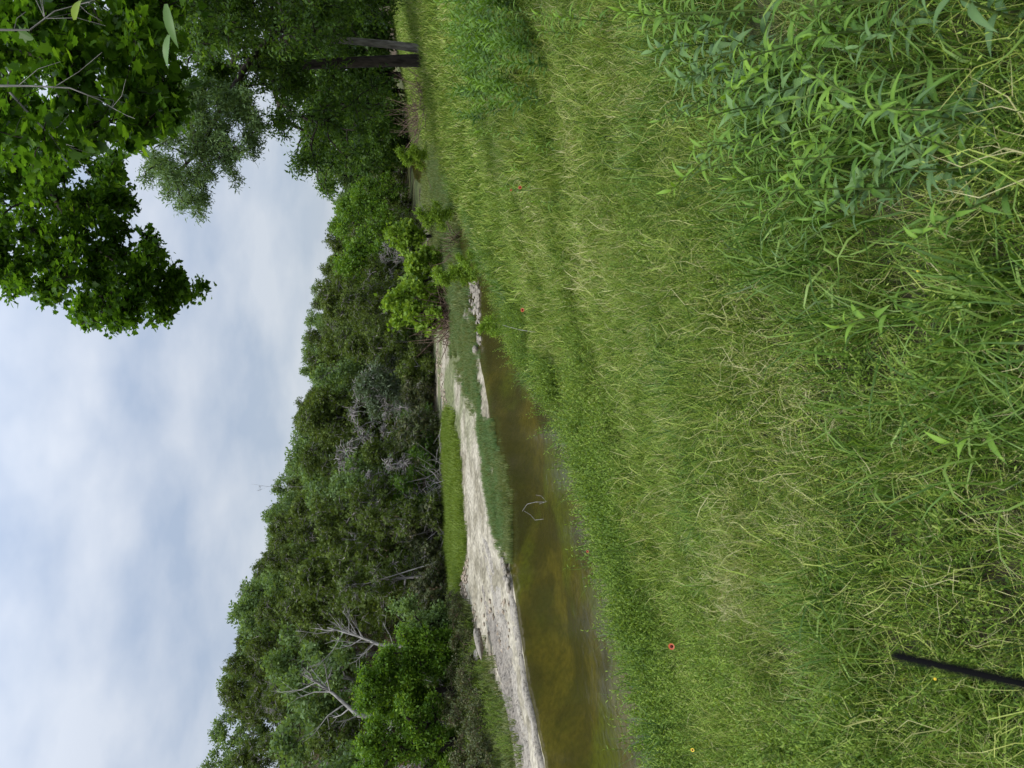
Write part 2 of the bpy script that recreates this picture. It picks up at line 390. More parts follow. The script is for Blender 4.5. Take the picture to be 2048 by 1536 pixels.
ii = np.arange(V.shape[0] * V.shape[1]).reshape(V.shape[:2])
qs = np.stack([ii[:-1, :-1], ii[1:, :-1], ii[1:, 1:], ii[:-1, 1:]], -1).reshape(-1, 4)
sc_n = fbm(V[..., 0] * .8, V[..., 1] * .8, 101); st_n = fbm(V[..., 0] * 2.5 + V[..., 1] * .8, V[..., 1] * 5 - V[..., 0] * 4.5, 103)
grey = sm(.2, .9, acr2 + (sc_n - .5) * .9)
cr = np.array([.34, .302, .242]); gy = np.array([.235, .205, .165])
sc = cr * (1 - grey[..., None]) + gy * grey[..., None]
sc = sc * (.72 + .56 * st_n[..., None])
wet = (V[..., 2] < .05)[..., None]
sc = np.where(wet, sc * .45, sc)
rm, nt, N, L = new_mat('limestone')
out = N('ShaderNodeOutputMaterial'); at = N('ShaderNodeAttribute'); at.attribute_name = 'base'; geo = N('ShaderNodeNewGeometry')
no = N('ShaderNodeTexNoise'); no.inputs['Scale'].default_value = 14; no.inputs['Detail'].default_value = 8; no.inputs['Roughness'].default_value = .7; L(geo.outputs['Position'], no.inputs['Vector'])
vo = N('ShaderNodeTexNoise'); vo.inputs['Scale'].default_value = 3.2; vo.inputs['Detail'].default_value = 6
mp = N('ShaderNodeMapping'); mp.inputs['Rotation'].default_value = (0, 0, R_(-52)); mp.inputs['Scale'].default_value = (.7, 4.5, 5); L(geo.outputs['Position'], mp.inputs[0]); L(mp.outputs[0], vo.inputs['Vector'])
r = ramp(N, [(.34, (.62, .61, .6)), (.5, (1, 1, 1)), (.72, (1.25, 1.24, 1.22))]); L(no.outputs['Fac'], r.inputs[0])
r2 = ramp(N, [(.36, (.5, .49, .48)), (.46, (1, 1, 1)), (1, (1.1, 1.1, 1.1))]); L(vo.outputs['Fac'], r2.inputs[0])
m1 = N('ShaderNodeMixRGB'); m1.blend_type = 'MULTIPLY'; m1.inputs[0].default_value = 1; L(at.outputs['Color'], m1.inputs[1]); L(r.outputs[0], m1.inputs[2])
m2 = N('ShaderNodeMixRGB'); m2.blend_type = 'MULTIPLY'; m2.inputs[0].default_value = .9; L(m1.outputs[0], m2.inputs[1]); L(r2.outputs[0], m2.inputs[2])
p = N('ShaderNodeBsdfPrincipled'); p.inputs['Roughness'].default_value = .9; p.inputs['Specular IOR Level'].default_value = .2; L(m2.outputs[0], p.inputs['Base Color'])
ad = N('ShaderNodeMath'); ad.operation = 'ADD'; L(no.outputs['Fac'], ad.inputs[0]); L(vo.outputs['Fac'], ad.inputs[1])
b = N('ShaderNodeBump'); b.inputs['Strength'].default_value = .9; b.inputs['Distance'].default_value = .06; L(ad.outputs[0], b.inputs['Height']); L(b.outputs[0], p.inputs['Normal']); L(p.outputs[0], out.inputs[0])
s_ = link('limestone_shelf', np_mesh('limestone_shelf', V.reshape(-1, 3), qs, rm, col=sc.reshape(-1, 3))); tag(s_, kind='structure')
def slab_z(x, y): return .25

# ------------------------------------------------------------------ leaf templates (y = pointing direction, z = normal)
T_quad = (np.array([(0, 0, 0), (.28, .42, .05), (0, 1, 0), (-.28, .42, .05)], float), [np.array([(0, 1, 2, 3)])])
T_thin = (np.array([(0, 0, 0), (.13, .4, .03), (0, 1, -.08), (-.13, .4, .03)], float), [np.array([(0, 1, 2, 3)])])
_l = [(0, 0, 0), (.12, .12, .02), (.42, .10, .07), (.30, .34, .05), (.52, .52, .05), (.28, .62, .05), (.2, .82, .02), (0, 1, -.05)]
_v = _l + [(-a, b, c) for a, b, c in _l[1:-1]]
T_sharp = (T_quad[0] * np.array([.75, 1, 1]), T_quad[1])
T_lobe = (np.array(_v, float), [np.array([(0, 1, 7), (1, 2, 3), (1, 3, 7), (3, 4, 5), (3, 5, 7), (5, 6, 7), (8, 0, 7), (9, 8, 10), (10, 8, 7), (11, 10, 12), (12, 10, 7), (13, 12, 7)])])
def lance(w, fold=.12, droop=.35, n=6):
    v = []; 
    for i in range(n + 1):
        t = i / n; ww = w * math.sin(math.pi * min(1, t * .93 + .07) ** .8) if i < n else 0
        z = .12 * math.sin(t * 2) - droop * t * t
        v += [(-ww, t, z + fold * ww * 2), (0, t, z), (ww, t, z + fold * ww * 2)]
    f = []
    for i in range(n):
        a = i * 3; f += [(a, a + 1, a + 4, a + 3), (a + 1, a + 2, a + 5, a + 4)]
    return np.array(v, float), [np.array(f)]
T_spray = (np.concatenate([T_thin[0] * 1.0, T_thin[0] @ np.array([[.7, -.7, 0], [.7, .7, 0], [0, 0, 1]]) * .8 + np.array([0, .2, .02]), T_thin[0] @ np.array([[.7, .7, 0], [-.7, .7, 0], [0, 0, 1]]) * .8 + np.array([0, .2, -.02])]), [np.array([(0, 1, 2, 3), (4, 5, 6, 7), (8, 9, 10, 11)])])

# ------------------------------------------------------------------ tree maker
def make_tree(trunk, r0, puffs, ncl, nlf, T, lsize, spread, bark, leaf, rk=.5, droop=0.0, flat=.8, sides=5, twig_r=.006, tr_r=None, upb=.6, shell=.5, maxtwig=1e9):
    """trunk: polyline; puffs (n,4). Returns wood mesh, leaf mesh"""
    nodes = [np.array(t, float) for t in trunk]; par = [-1] + list(range(len(trunk) - 1)); w = [0.] * len(nodes)
    base = nodes[0]; cents = []
    order = np.argsort([np.linalg.norm(p[:3] - nodes[-1]) for p in puffs]) if len(puffs) else []
    for k in order:
        p = puffs[k]; c = p[:3]; arr = np.array(nodes)
        d = np.linalg.norm(arr - c, axis=1) + .35 * np.maximum(0, arr[:, 2] - c[2] + .2)
        d[0] += 2.0; j = int(np.argmin(d)); a = nodes[j]
        m = max(2, int(np.linalg.norm(c - a) / .5) + 1); m = min(m, 8)
        for i in range(1, m + 1):
            t = i / m; q = a * (1 - t) + c * t
            q = q + (rng.normal(size=3) * .06 * np.linalg.norm(c - a) * math.sin(math.pi * t)) + np.array([0, 0, .12 * np.linalg.norm(c - a) * math.sin(math.pi * t)])
            nodes.append(q); par.append(j); w.append(0.); j = len(nodes) - 1
        w[j] += 1.; cents.append((j, c, p[3]))
    for i in range(len(nodes) - 1, 0, -1): w[par[i]] += w[i]
    w = np.maximum(np.array(w), .3); rad = r0 * (w / w[0]) ** rk
    if tr_r is not None: rad[:len(tr_r)] = tr_r
    for i in range(1 if tr_r is None else len(tr_r), len(nodes)): rad[i] = min(rad[i], rad[par[i]] * (.92 if par[i] >= len(trunk) else .7))
    nodes = np.array(nodes); par = np.array(par)
    ch = np.arange(1, len(nodes))
    V, F = segs(nodes[par[ch]], nodes[ch], np.minimum(rad[par[ch]], rad[ch] * 1.35 + .004), rad[ch], sides + (2 if r0 > .12 else 0))
    wood = [(V, F, 0.)]; lp, ld = [], []
    a0, b0 = [], []
    for j, c, r in cents:
        d = rand_dirs(ncl); rr = r * (shell + (1 - shell) * rng.random(ncl)) * (rng.random(ncl) ** .3)
        off = d * rr[:, None]; off[:, 2] *= flat; off[:, 2] -= droop * rr
        cl = c + off
        mid = c + off * .5 + rng.normal(size=(ncl, 3)) * r * .08 + np.array([0, 0, r * .1])
        kk = rng.permutation(ncl)[:max(1, int(min(1, maxtwig / max(1, ncl * len(cents))) * ncl + .5))]
        a0 += [np.repeat(nodes[j][None], len(kk), 0), mid[kk]]; b0 += [mid[kk], cl[kk]]
        tt = rng.random((ncl, nlf)) ** .7
        pts = mid[:, None] * (1 - tt[..., None]) + cl[:, None] * tt[..., None] + rng.normal(size=(ncl, nlf, 3)) * spread
        lp.append(pts.reshape(-1, 3)); ld.append((np.repeat(off[:, None], nlf, 1) / (r + 1e-6)).reshape(-1, 3))
    if a0:
        a0 = np.concatenate(a0); b0 = np.concatenate(b0)
        V, F = segs(a0, b0, np.full(len(a0), twig_r * 1.5), np.full(len(a0), twig_r * .7), 3); wood.append((V, F, 0.))
    V, F, T0 = merge(wood); wm_ = np_mesh('wood', V, F, bark, smooth=True)
    lm = None
    if nlf and leaf is not None and lp:
        lp = np.concatenate(lp); ld = np.concatenate(ld); n = len(lp)
        d = ld * .6 + rand_dirs(n) * .9 + np.array([0, 0, -droop]); up = rand_dirs(n) * (1 - upb) * 1.4 + np.array([0, 0, upb])
        V, F = scatter(T[0], T[1], lp, frames(d, up), lsize * (.6 + .7 * rng.random(n)))
        k = len(T[0]); ti = np.clip(.42 + rng.normal(size=n) * .17, 0, 1)
        lm = np_mesh('leaves', V, F, leaf, tint=np.repeat(ti, k))
    return wm_, lm
def plant_thing(name, meshes, loc, rz, s, label, cat, group=None, names=('trunk', 'crown')):
    e = empty(name, loc, rz, s); tag(e, label, cat, group)
    for nm, me in zip(names, meshes):
        if me is not None: link(nm, me, e)
    return e
def inpoly(px, py, poly):
    c = False; n = len(poly)
    for i in range(n):
        x1, y1 = poly[i]; x2, y2 = poly[i - 1]
        if (y1 > py) != (y2 > py) and px < (x2 - x1) * (py - y1) / (y2 - y1) + x1: c = not c
    return c
def img_puffs(poly, n, d0, d1, r):
    """fill a crown: outline seen from the camera at distances d0..d1, metres; puffs get the radius r"""
    xs_ = [a for a, b in poly]; ys_ = [b for a, b in poly]; o = []
    while len(o) < n:
        a, b = random.uniform(min(xs_), max(xs_)), random.uniform(min(ys_), max(ys_))
        if inpoly(a, b, poly):
            o.append([*P(a, b, random.uniform(d0, d1)), r * random.uniform(.7, 1.25)])
    return np.array(o)
def placed_tree(name, root, trunk, r0, puffs, label, cat='tree', group=None, names=('trunk', 'crown'), **k):
    root = np.array(root, float)
    tr = [np.array(t, float) - root for t in trunk]; pf = puffs.copy(); pf[:, :3] -= root
    wm_, lm = make_tree(tr, r0, pf, **k)
    return plant_thing(name, (wm_, lm), tuple(root), 0, 1.0, label, cat, group, names)

# --- hillside species in local coordinates
def local_puffs(n, h0, h1, rad, r, shape='cone'):
    o = []
    for i in range(n):
        t = (i + random.random()) / n; z = h0 + (h1 - h0) * t
        R = rad * ((1 - t) ** .6 * .9 + .15 if shape == 'cone' else math.sqrt(max(.05, 1 - (2 * t - 1) ** 2)))
        a = random.uniform(0, 6.283); q = R * math.sqrt(random.random()) 
        o.append([q * math.cos(a), q * math.sin(a), z, r * random.uniform(.7, 1.2)])
    return np.array(o)
kinds = {}
def add_kind(key, label, mk, n):
    kinds[key] = (label, [mk(i) for i in range(n)])
def mk_jun(i):
    h = 4.4 + i * .25
    return make_tree([(0, 0, -.4), (.1, .05, .8), (0, .1, 1.8), (.1, 0, h * .7)], .10, local_puffs(34, .35, h, 1.75, .60), 13, 16, T_spray, .16, .08, G['dead'], G['juniper'], flat=.9, shell=.75, twig_r=.015, upb=.3)
add_kind('juniper', ('juniper', 'dark olive juniper'), mk_jun, 4)
def mk_oak(i):
    return make_tree([(0, 0, -.4), (.1, .1, 1.2), (0, 0, 2.4), (.2, 0, 3.4)], .14, local_puffs(26, 1.6, 5.2, 1.9, .72, 'round'), 12, 15, T_quad, .21, .13, G['bark2'], G['ridge'], shell=.6, twig_r=.01, maxtwig=150, upb=.4)
add_kind('hill_oak', ('oak', 'soft green leafy oak'), mk_oak, 3)
def mk_dead(i):
    return make_tree([(0, 0, -.4), (.1, 0, .6), (.1, .1, 1.3), (0, .1, 2.0)], .10, local_puffs(22, .9, 3.5, 1.5, .62, 'round'), 22, 1, T_quad, .13, .1, G['dead'], G['greyleaf'], shell=.4, twig_r=.014)
add_kind('bare_shrub', ('shrub', 'bare grey twiggy shrub'), mk_dead, 3)
def mk_grey(i):
    return make_tree([(0, 0, -.4), (.1, 0, .8), (0, .1, 1.8), (0, 0, 2.6)], .12, local_puffs(24, .9, 4.2, 1.7, .7, 'round'), 13, 16, T_thin, .26, .1, G['dead'], G['greyleaf'], shell=.6, twig_r=.012, maxtwig=200, upb=.3)
add_kind('grey_tree', ('tree', 'soft grey green tree'), mk_grey, 2)
def mk_mott(i):
    return make_tree([(0, 0, -.4), (.1, 0, .8), (0, .1, 1.8), (0, 0, 2.9)], .12, local_puffs(24, .6, 4.3, 1.7, .6), 20, 6, T_spray, .19, .1, G['dead'], G['juniper'], shell=.5, twig_r=.014, upb=.3)
add_kind('thin_juniper', ('juniper', 'thin half dead juniper'), mk_mott, 3)

# scatter the hillside: rows that follow the foot of the hill
hp = resample(HILL, 10)
seg = HILL[1:-2]; cum = np.concatenate([[0], np.cumsum(np.hypot(*(seg[1:] - seg[:-1]).T))])
def along_hill(s):
    i = int(np.clip(np.searchsorted(cum, s) - 1, 0, len(seg) - 2)); t = (s - cum[i]) / (cum[i + 1] - cum[i])
    p = seg[i] * (1 - t) + seg[i + 1] * t; d = seg[i + 1] - seg[i]; d = d / np.hypot(*d)
    return p, np.array([-d[1], d[0]])
def vis(x, y, m=.07):
    return y > 1 and abs(x / y) < .5 + m
rows = [0.9, 3.0, 5.8, 8.6, 11.6, 14.8, 18.2, 21.8, 25.5, 29.4, 33.5]
hill_trees = []
for ri, dh in enumerate(rows):
    s = 6 + random.uniform(0, 2); step = (2.0 if ri == 0 else 2.4) + .07 * dh
    while s < cum[-1] - 1:
        p, nn = along_hill(s); p = p + nn * (dh + random.uniform(-.9, .9))
        s += step * random.uniform(.75, 1.25) * (1 + .012 * max(0, s - 70))
        if not vis(p[0], p[1], .05) or p[1] > 135: continue
        if p[0] / p[1] > .36 and dh > 12: continue
        if ri <= 1 and 1240 < 768 - 1538 * p[0] / p[1] < 1480: continue
        hill_trees.append((ri, p[0] / p[1], p[0], p[1]))
ROWN = {0: 'lowest row by the creek flat', 1: 'second row above creek flat', 2: 'third row up the hill', 3: 'fourth row up the hill', 4: 'fifth row up the hill', 5: 'sixth row up the hill', 6: 'seventh row up the hill', 7: 'eighth row up the hill', 8: 'ninth row up the hill', 9: 'row just below the skyline', 10: 'row along the skyline'}
def ordinal(n):
    w = ['', 'first', 'second', 'third', 'fourth', 'fifth', 'sixth', 'seventh', 'eighth', 'ninth', 'tenth', 'eleventh', 'twelfth', 'thirteenth', 'fourteenth', 'fifteenth', 'sixteenth', 'seventeenth', 'eighteenth', 'nineteenth']
    if n < 20: return w[n]
    t = {2: 'twenty', 3: 'thirty', 4: 'forty', 5: 'fifty', 6: 'sixty', 7: 'seventy', 8: 'eighty', 9: 'ninety'}[n // 10]
    return (t[:-1] + 'ieth') if n % 10 == 0 else t + '-' + w[n % 10]
hill_trees.sort()
cnt = {}
for ri, a, x, y in hill_trees:
    z = gz(x, y); nse = float(fbm(np.array([x * .13]), np.array([y * .13]), 7)[0])
    u = random.random()
    if ri >= 8: key = 'hill_oak' if (u < .62) else ('juniper' if u < .9 else 'thin_juniper')
    elif ri == 0: key = 'juniper' if u < .5 else ('bare_shrub' if u < .68 else ('thin_juniper' if u < .86 else 'grey_tree'))
    else:
        key = 'juniper' if u < .36 else 'thin_juniper' if u < .58 else 'bare_shrub' if u < .83 else 'grey_tree' if u < .86 else 'hill_oak'
    sc_ = random.uniform(.8, 1.15) * (.78 if ri == 0 else 1.0)
    # keep clear views of the pale dead snags
    if key == 'hill_oak' and ri < 8: sc_ *= .85
    (cat, lab), mlist = kinds[key]
    mm_ = random.choice(mlist); cnt[(key, ri)] = cnt.get((key, ri), 0) + 1
    label = f"{lab}, {ordinal(cnt[(key, ri)])} such from photo's bottom, {ROWN[ri]}"
    label = ' '.join(label.split()[:16]) if len(label.split()) > 16 else label
    plant_thing(key if key != 'thin_juniper' else 'half_dead_juniper', mm_, (x, y, z - .1), random.uniform(0, 6.28), (sc_ * random.uniform(.9, 1.2), sc_ * random.uniform(.9, 1.2), sc_), label, cat, {'juniper': 'junipers on the hillside', 'hill_oak': 'oaks on the hillside', 'bare_shrub': 'bare grey shrubs on the hillside', 'grey_tree': 'grey green trees on the hillside', 'thin_juniper': 'half dead junipers on the hillside'}[key])

low_m = [make_tree([(0, 0, -.2), (.05, 0, .3), (0, .05, .7)], .04, local_puffs(18, .1, 1.5, 1.1, .42, 'round'), 13, 13, T_spray, .14, .08, G['dead'], lf_, shell=.55, twig_r=.010, upb=.3) for lf_ in (G['juniper'], G['scrub'], G['dark'])]
s = 4; k = 0
while s < cum[-1] - 60:
    p, nn = along_hill(s); p = p + nn * random.uniform(-.2, .9); s += random.uniform(.9, 1.7)
    if not vis(p[0], p[1], .04) or p[1] > 60: continue
    k += 1; sc_ = random.uniform(.7, 1.15)
    plant_thing('low_bush', random.choice(low_m), (p[0], p[1], gz(p[0], p[1]) - .05), random.uniform(0, 6.28), (sc_ * 1.1, sc_ * 1.1, sc_), f"low dark bush at the very foot of the hill, {ordinal(k)} from photo's bottom", 'bush', 'low bushes at the foot of the hill', ('stems', 'foliage'))
# bare snags on the hillside
def snag(pts, d0, d1, r, label, nb, rr=.9):
    root = np.array(P(pts[0][0], pts[0][1], d0)); root[2] = min(root[2], gz(root[0], root[1]) + .1)
    tr = [root] + [np.array(P(a, b, d0 + (d1 - d0) * (i + 1) / len(pts))) for i, (a, b) in enumerate(pts[1:])]
    tr = [t - root for t in tr]; rad = np.linspace(r, r * .25, len(tr)); Lt = np.linalg.norm(tr[-1])
    A, B, RA, RB = list(tr[:-1]), list(tr[1:]), list(rad[:-1]), list(rad[1:]); wA, wB, wr = [], [], []
    for k in range(nb):
        f = random.uniform(.25, .97) * (len(tr) - 1); i = min(len(tr) - 2, int(f)); q0 = tr[i] * (1 - (f - i)) + tr[i + 1] * (f - i)
        d = nrm(nrm(tr[i + 1] - tr[i]) * .7 + rand_dirs(1)[0] * .9 + np.array([0, 0, .15])); L1 = rr * random.uniform(.4, 1.1); rb = r * .28
        q1 = q0 + d * L1 * .5; d2 = nrm(d + rand_dirs(1)[0] * .35); q2 = q1 + d2 * L1 * .6
        A += [q0, q1]; B += [q1, q2]; RA += [rb, rb * .7]; RB += [rb * .7, rb * .35]
        for _ in range(5):
            t = random.random(); s0 = q1 * (1 - t) + q2 * t; dd = nrm(d2 + rand_dirs(1)[0] * .9); e1 = s0 + dd * L1 * random.uniform(.2, .5)
            wA.append(s0); wB.append(e1); wr.append(.010)
    V, F = segs(A, B, np.array(RA), np.array(RB), 6); V2, F2 = segs(wA, wB, np.array(wr), np.array(wr) * .5, 3)
    return plant_thing('dead_tree', (np_mesh('trunk', V, F, G['pale'], smooth=True), np_mesh('twigs', V2, F2, G['pale'])), tuple(root), 0, 1.0, label, 'dead tree', 'bleached dead trees on the hill', ('trunk', 'twigs'))
snag([(812, 1305), (760, 1290), (715, 1272), (655, 1255)], 25.6, 27.5, .075, 'pale bare dead tree leaning uphill above the bright green saplings', 16, 1.3)
snag([(760, 1462), (715, 1430), (668, 1388), (612, 1350)], 25.4, 27.5, .10, "thick pale dead trunk leaning out near the photo's bottom edge", 14, 1.2)
0 and snag([(715, 1330), (680, 1312), (655, 1310)], 26, 27, .05, 'short grey dead sapling beside the taller bleached trunk', 6, .6)
snag([(830, 1120), (790, 1150), (740, 1165), (720, 1170)], 28.3, 29, .028, 'fine branched bleached dead tree above the green strip', 16, .7)
snag([(850, 790), (820, 765), (790, 745), (770, 735)], 36.5, 37, .04, 'silver grey dead tree above the far end of the limestone', 16, .8)
snag([(570, 978), (535, 973), (502, 968)], 50, 50, .014, 'slim bare twig tree sticking up above the skyline', 6, .5)

# dark understory and trees closing the valley on the right
def mk_big(leafm, size, n, h, rad):
    return make_tree([(0, 0, -.4), (.2, .1, h * .2), (-.1, .3, h * .4), (.1, 0, h * .7)], h * .03, local_puffs(n, h * .14, h, rad, rad * .36, 'round'), 13, 15, T_quad, size, .2, G['bark'], leafm, shell=.6, twig_r=.015, maxtwig=250, upb=.4)
bigd = [mk_big(G['dark'], .30, 40, 9, 3.6), mk_big(G['dark'], .30, 40, 8, 3.4)]
bigb = [mk_big(G['bright'], .28, 34, 6.5, 2.8)]
bigo = [mk_big(G['ridge'], .30, 34, 8, 3.2)]
def tree_at(x, y, d, mesh, s, label, cat='tree', group=None, name='valley_tree'):
    p = P(x, y, d); return plant_thing(name, mesh, (p.x, p.y, gz(p.x, p.y) - .1), random.uniform(0, 6), s, label, cat, group)
VG = 'trees closing the valley'
tree_at(0, 470, 48, bigb[0], .62, 'bright green broad tree in front of the far hillside', group=VG)
tree_at(0, 425, 55, bigb[0], .85, 'bright green round tree beside the dark far wood', group=VG)
tree_at(0, 520, 47, bigb[0], .72, 'middling green tree behind the yellow green bushes', group=VG)
tree_at(0, 370, 62, bigb[0], .75, 'mid green tree under the dark drooping boughs', group=VG)
tree_at(0, 320, 72, bigo[0], .95, 'soft green tree standing beyond the far pool', group=VG)
tree_at(0, 280, 76, bigd[0], 1.0, 'dark tree straight beyond the narrow far pool', group=VG)
ords = ['first', 'second', 'third', 'fourth', 'fifth', 'sixth', 'seventh', 'eighth', 'ninth', 'tenth', 'eleventh', 'twelfth']
for i, (yy, d) in enumerate([(240, 66), (200, 72), (165, 60), (130, 70), (95, 58), (60, 66), (25, 56), (-15, 62), (-60, 58), (-110, 54)]):
    tree_at(0, yy, d, random.choice(bigd), random.uniform(.85, 1.15), f"dark tree behind the twin trunk, {ords[i]} from the far pool towards the photo's top", group='dark trees behind the meadow')

# ------------------------------------------------------------------ framing trees on the right
# large dark tree with the twin trunk
bx, by = P(815, 118, 34).x, 34; bz = gz(bx, by) - .1
polyC = [(345, -60), (440, -60), (820, -60), (800, 40), (700, 62), (690, 150), (770, 175), (740, 240), (700, 330), (655, 385), (600, 345), (565, 285), (545, 235), (560, 180), (500, 170), (470, 215), (400, 215), (350, 120)]
pc = img_puffs(polyC, 185, 29, 37, .80)
HOLES = [[(598, 140), (650, 128), (655, 200), (612, 235)], [(640, 275), (690, 270), (690, 310), (650, 318)], [(430, 90), (470, 80), (480, 130), (440, 135)], [(560, 240), (600, 250), (590, 300), (560, 280)]]
def pix(q):
    v = Vector(q[:3]) - Vector((0, 0, CAMZ)); f = v.dot(Fw); return 1024 - FPX * v.dot(Up) / f, 768 - FPX * v.dot(Rt) / f
pc = np.array([q for q in pc if not any(inpoly(*pix(q), h) for h in HOLES)])
pc = np.array([q for q in pc if not (q[2] < 4.6 and abs(q[0] - bx) < 2.2)])
trunkC = [(bx, by, bz), (bx - .1, by, bz + 1.2), (bx - .25, by + .1, bz + 3), (bx - .6, by, bz + 5.5), (bx - 1.0, by, bz + 8.5)]
tC = placed_tree('shade_tree', trunkC[0], trunkC, .42, pc, 'large dark green tree with a twin trunk at the meadow edge', 'tree', None, ncl=14, nlf=20, T=T_sharp, lsize=.19, spread=.15, bark=G['bark'], leaf=G['dark'], droop=.25, sides=8, rk=.5, tr_r=np.array([.29, .25, .23, .19, .15]), shell=.55, twig_r=.014, maxtwig=1500)
V, F = segs([(.42, -.1, -.1), (.55, -.05, 1.6), (.62, .05, 3.4)], [(.55, -.05, 1.6), (.62, .05, 3.4), (.5, 0, 6)], np.array([.20, .165, .15]), np.array([.165, .15, .11]), 9)
o = link('second_trunk', np_mesh('second_trunk', V, F, G['bark2'], smooth=True), tC); o['label'] = 'paler grey second trunk'
# lower boughs hanging over the meadow edge
b2x, b2y = P(800, -40, 27).x, 27; b2z = gz(b2x, b2y)
polyC2 = [(330, -80), (560, -80), (700, -60), (690, 30), (600, 90), (500, 120), (420, 130), (350, 90)]
placed_tree('shade_tree', (b2x + 2, b2y, b2z), [(b2x + 2, b2y, b2z), (b2x + 2, b2y, b2z + 3), (b2x + 1.5, b2y, b2z + 6), (b2x + .5, b2y, b2z + 9)], .3, img_puffs(polyC2, 60, 24, 29, .8), 'dark leafy tree nearer the camera whose trunk is out of frame', 'tree', None, ncl=14, nlf=18, T=T_quad, lsize=.16, spread=.14, bark=G['bark'], leaf=G['dark'], droop=.2, shell=.55, twig_r=.012, maxtwig=900)
# fine leaved tree seen against the sky
polyB = [(235, 240), (300, 150), (420, 150), (500, 170), (520, 240), (515, 330), (480, 300), (490, 380), (440, 330), (425, 425), (385, 425), (340, 400), (290, 360), (300, 310), (245, 290)]
pb = img_puffs(polyB, 170, 27, 31, .36)
rx, ry = P(800, 40, 32).x + 2, 32.0; rz_ = gz(rx, ry)
pts = [P(500, 120, 29), P(440, 220, 29), P(400, 300, 29), P(360, 340, 29)]
placed_tree('feathery_tree', (rx, ry, rz_), [(rx, ry, rz_), (rx, ry, rz_ + 4), tuple(P(600, 20, 30))] + [tuple(q) for q in pts], .28, pb, 'fine leaved grey green tree reaching out against the sky', 'tree', None, ncl=9, nlf=20, T=T_thin, lsize=.17, spread=.12, bark=G['bark'], leaf=G['cypress'], droop=.1, shell=.5, twig_r=.01, maxtwig=700, tr_r=np.array([.26, .22, .17, .12, .1, .07, .05]))
# lobed leaf tree, further one (12 m)
polyA = [(-60, 330), (60, 300), (230, 300), (240, 400), (270, 395), (275, 455), (318, 480), (325, 540), (412, 575), (400, 600), (350, 605), (348, 650), (300, 630), (220, 648), (160, 640), (60, 590), (-20, 560), (-60, 520)]
pa = np.concatenate([img_puffs(polyA, 165, 10.6, 13.5, .27), img_puffs([(290, 490), (325, 540), (408, 575), (400, 600), (350, 605), (345, 640), (290, 620)], 16, 11.5, 12.5, .22)])
lim = [P(-60, 20, 12), P(20, 180, 12), P(70, 330, 12), P(130, 430, 12), P(210, 510, 12), P(300, 570, 12)]
tx, ty = P(0, -250, 12).x, 12.0; tz = gz(tx, ty)
placed_tree('lobed_leaf_tree', (tx, ty, tz), [(tx, ty, tz), (tx - .1, ty, tz + 2.5), (tx - .2, ty, tz + 5)] + [tuple(q) for q in lim], .2, pa, 'lobed leaf tree branch sweeping far out over the sky', 'tree', 'lobed leaf trees overhead', ncl=10, nlf=13, T=T_lobe, lsize=.082, spread=.05, bark=G['bark'], leaf=G['oak'], droop=.1, shell=.4, twig_r=.006, upb=.75, sides=6, tr_r=np.array([.2, .17, .14, .11, .075, .055, .035, .02, .010]))
# lobed leaf tree, nearer one (6 m)
polyA2 = [(-60, -60), (330, -60), (345, 60), (330, 170), (345, 230), (240, 280), (170, 310), (60, 320), (-60, 330)]
pa2 = img_puffs(polyA2, 105, 5.4, 9.4, .23)
tx2, ty2 = P(0, -420, 6.5).x, 6.5; tz2 = gz(tx2, ty2)
placed_tree('lobed_leaf_tree', (tx2, ty2, tz2), [(tx2, ty2, tz2), (tx2, ty2, tz2 + 2), tuple(P(-40, -150, 6.8)), tuple(P(40, 0, 6.8)), tuple(P(90, 130, 6.9))], .13, pa2, "lobed leaf tree branch closest to the camera in the photo's corner", 'tree', 'lobed leaf trees overhead', ncl=10, nlf=9, T=T_lobe, lsize=.088, spread=.05, bark=G['bark'], leaf=G['oak'], droop=.15, shell=.35, twig_r=.004, upb=.75, tr_r=np.array([.13, .11, .07, .045, .02]))
# pale bare twigs hanging in the near branch
for i, (path, lab) in enumerate([([(-20, 60), (60, 60), (110, 22), (190, 0)], 'tan bare twig among the closest lobed leaves'), ([(0, 172), (60, 172), (140, 176), (200, 200), (240, 225)], 'thin grey bare twig across the lobed leaves'), ([(20, 185), (70, 240), (110, 280), (150, 300)], 'thin forked bare twig hanging below the near leaves')]):
    q = [np.array(P(a, b, 5.3 + .1 * i)) for a, b in path]; root = q[0]; q = [v - root for v in q]
    a0 = q[:-1]; b0 = q[1:]; rr0 = np.linspace(.008, .003, len(a0)); A, B, RA = list(a0), list(b0), list(rr0)
    for k in range(9):
        j = random.randint(0, len(a0) - 1); s = a0[j] * .4 + b0[j] * .6; d = rand_dirs(1)[0] * .12 + (b0[j] - a0[j]) * .5; A += [s, s + d]; B += [s + d, s + d * 1.8 + rand_dirs(1)[0] * .05]; RA += [.0022, .0016]
    V, F = segs(A, B, np.array(RA), np.array(RA) * .75, 5)
    o = link('bare_twig', np_mesh('bare_twig', V, F, G['pale'], smooth=True), None, tuple(root)); tag(o, lab, 'twig', 'bare twigs in the near branch')
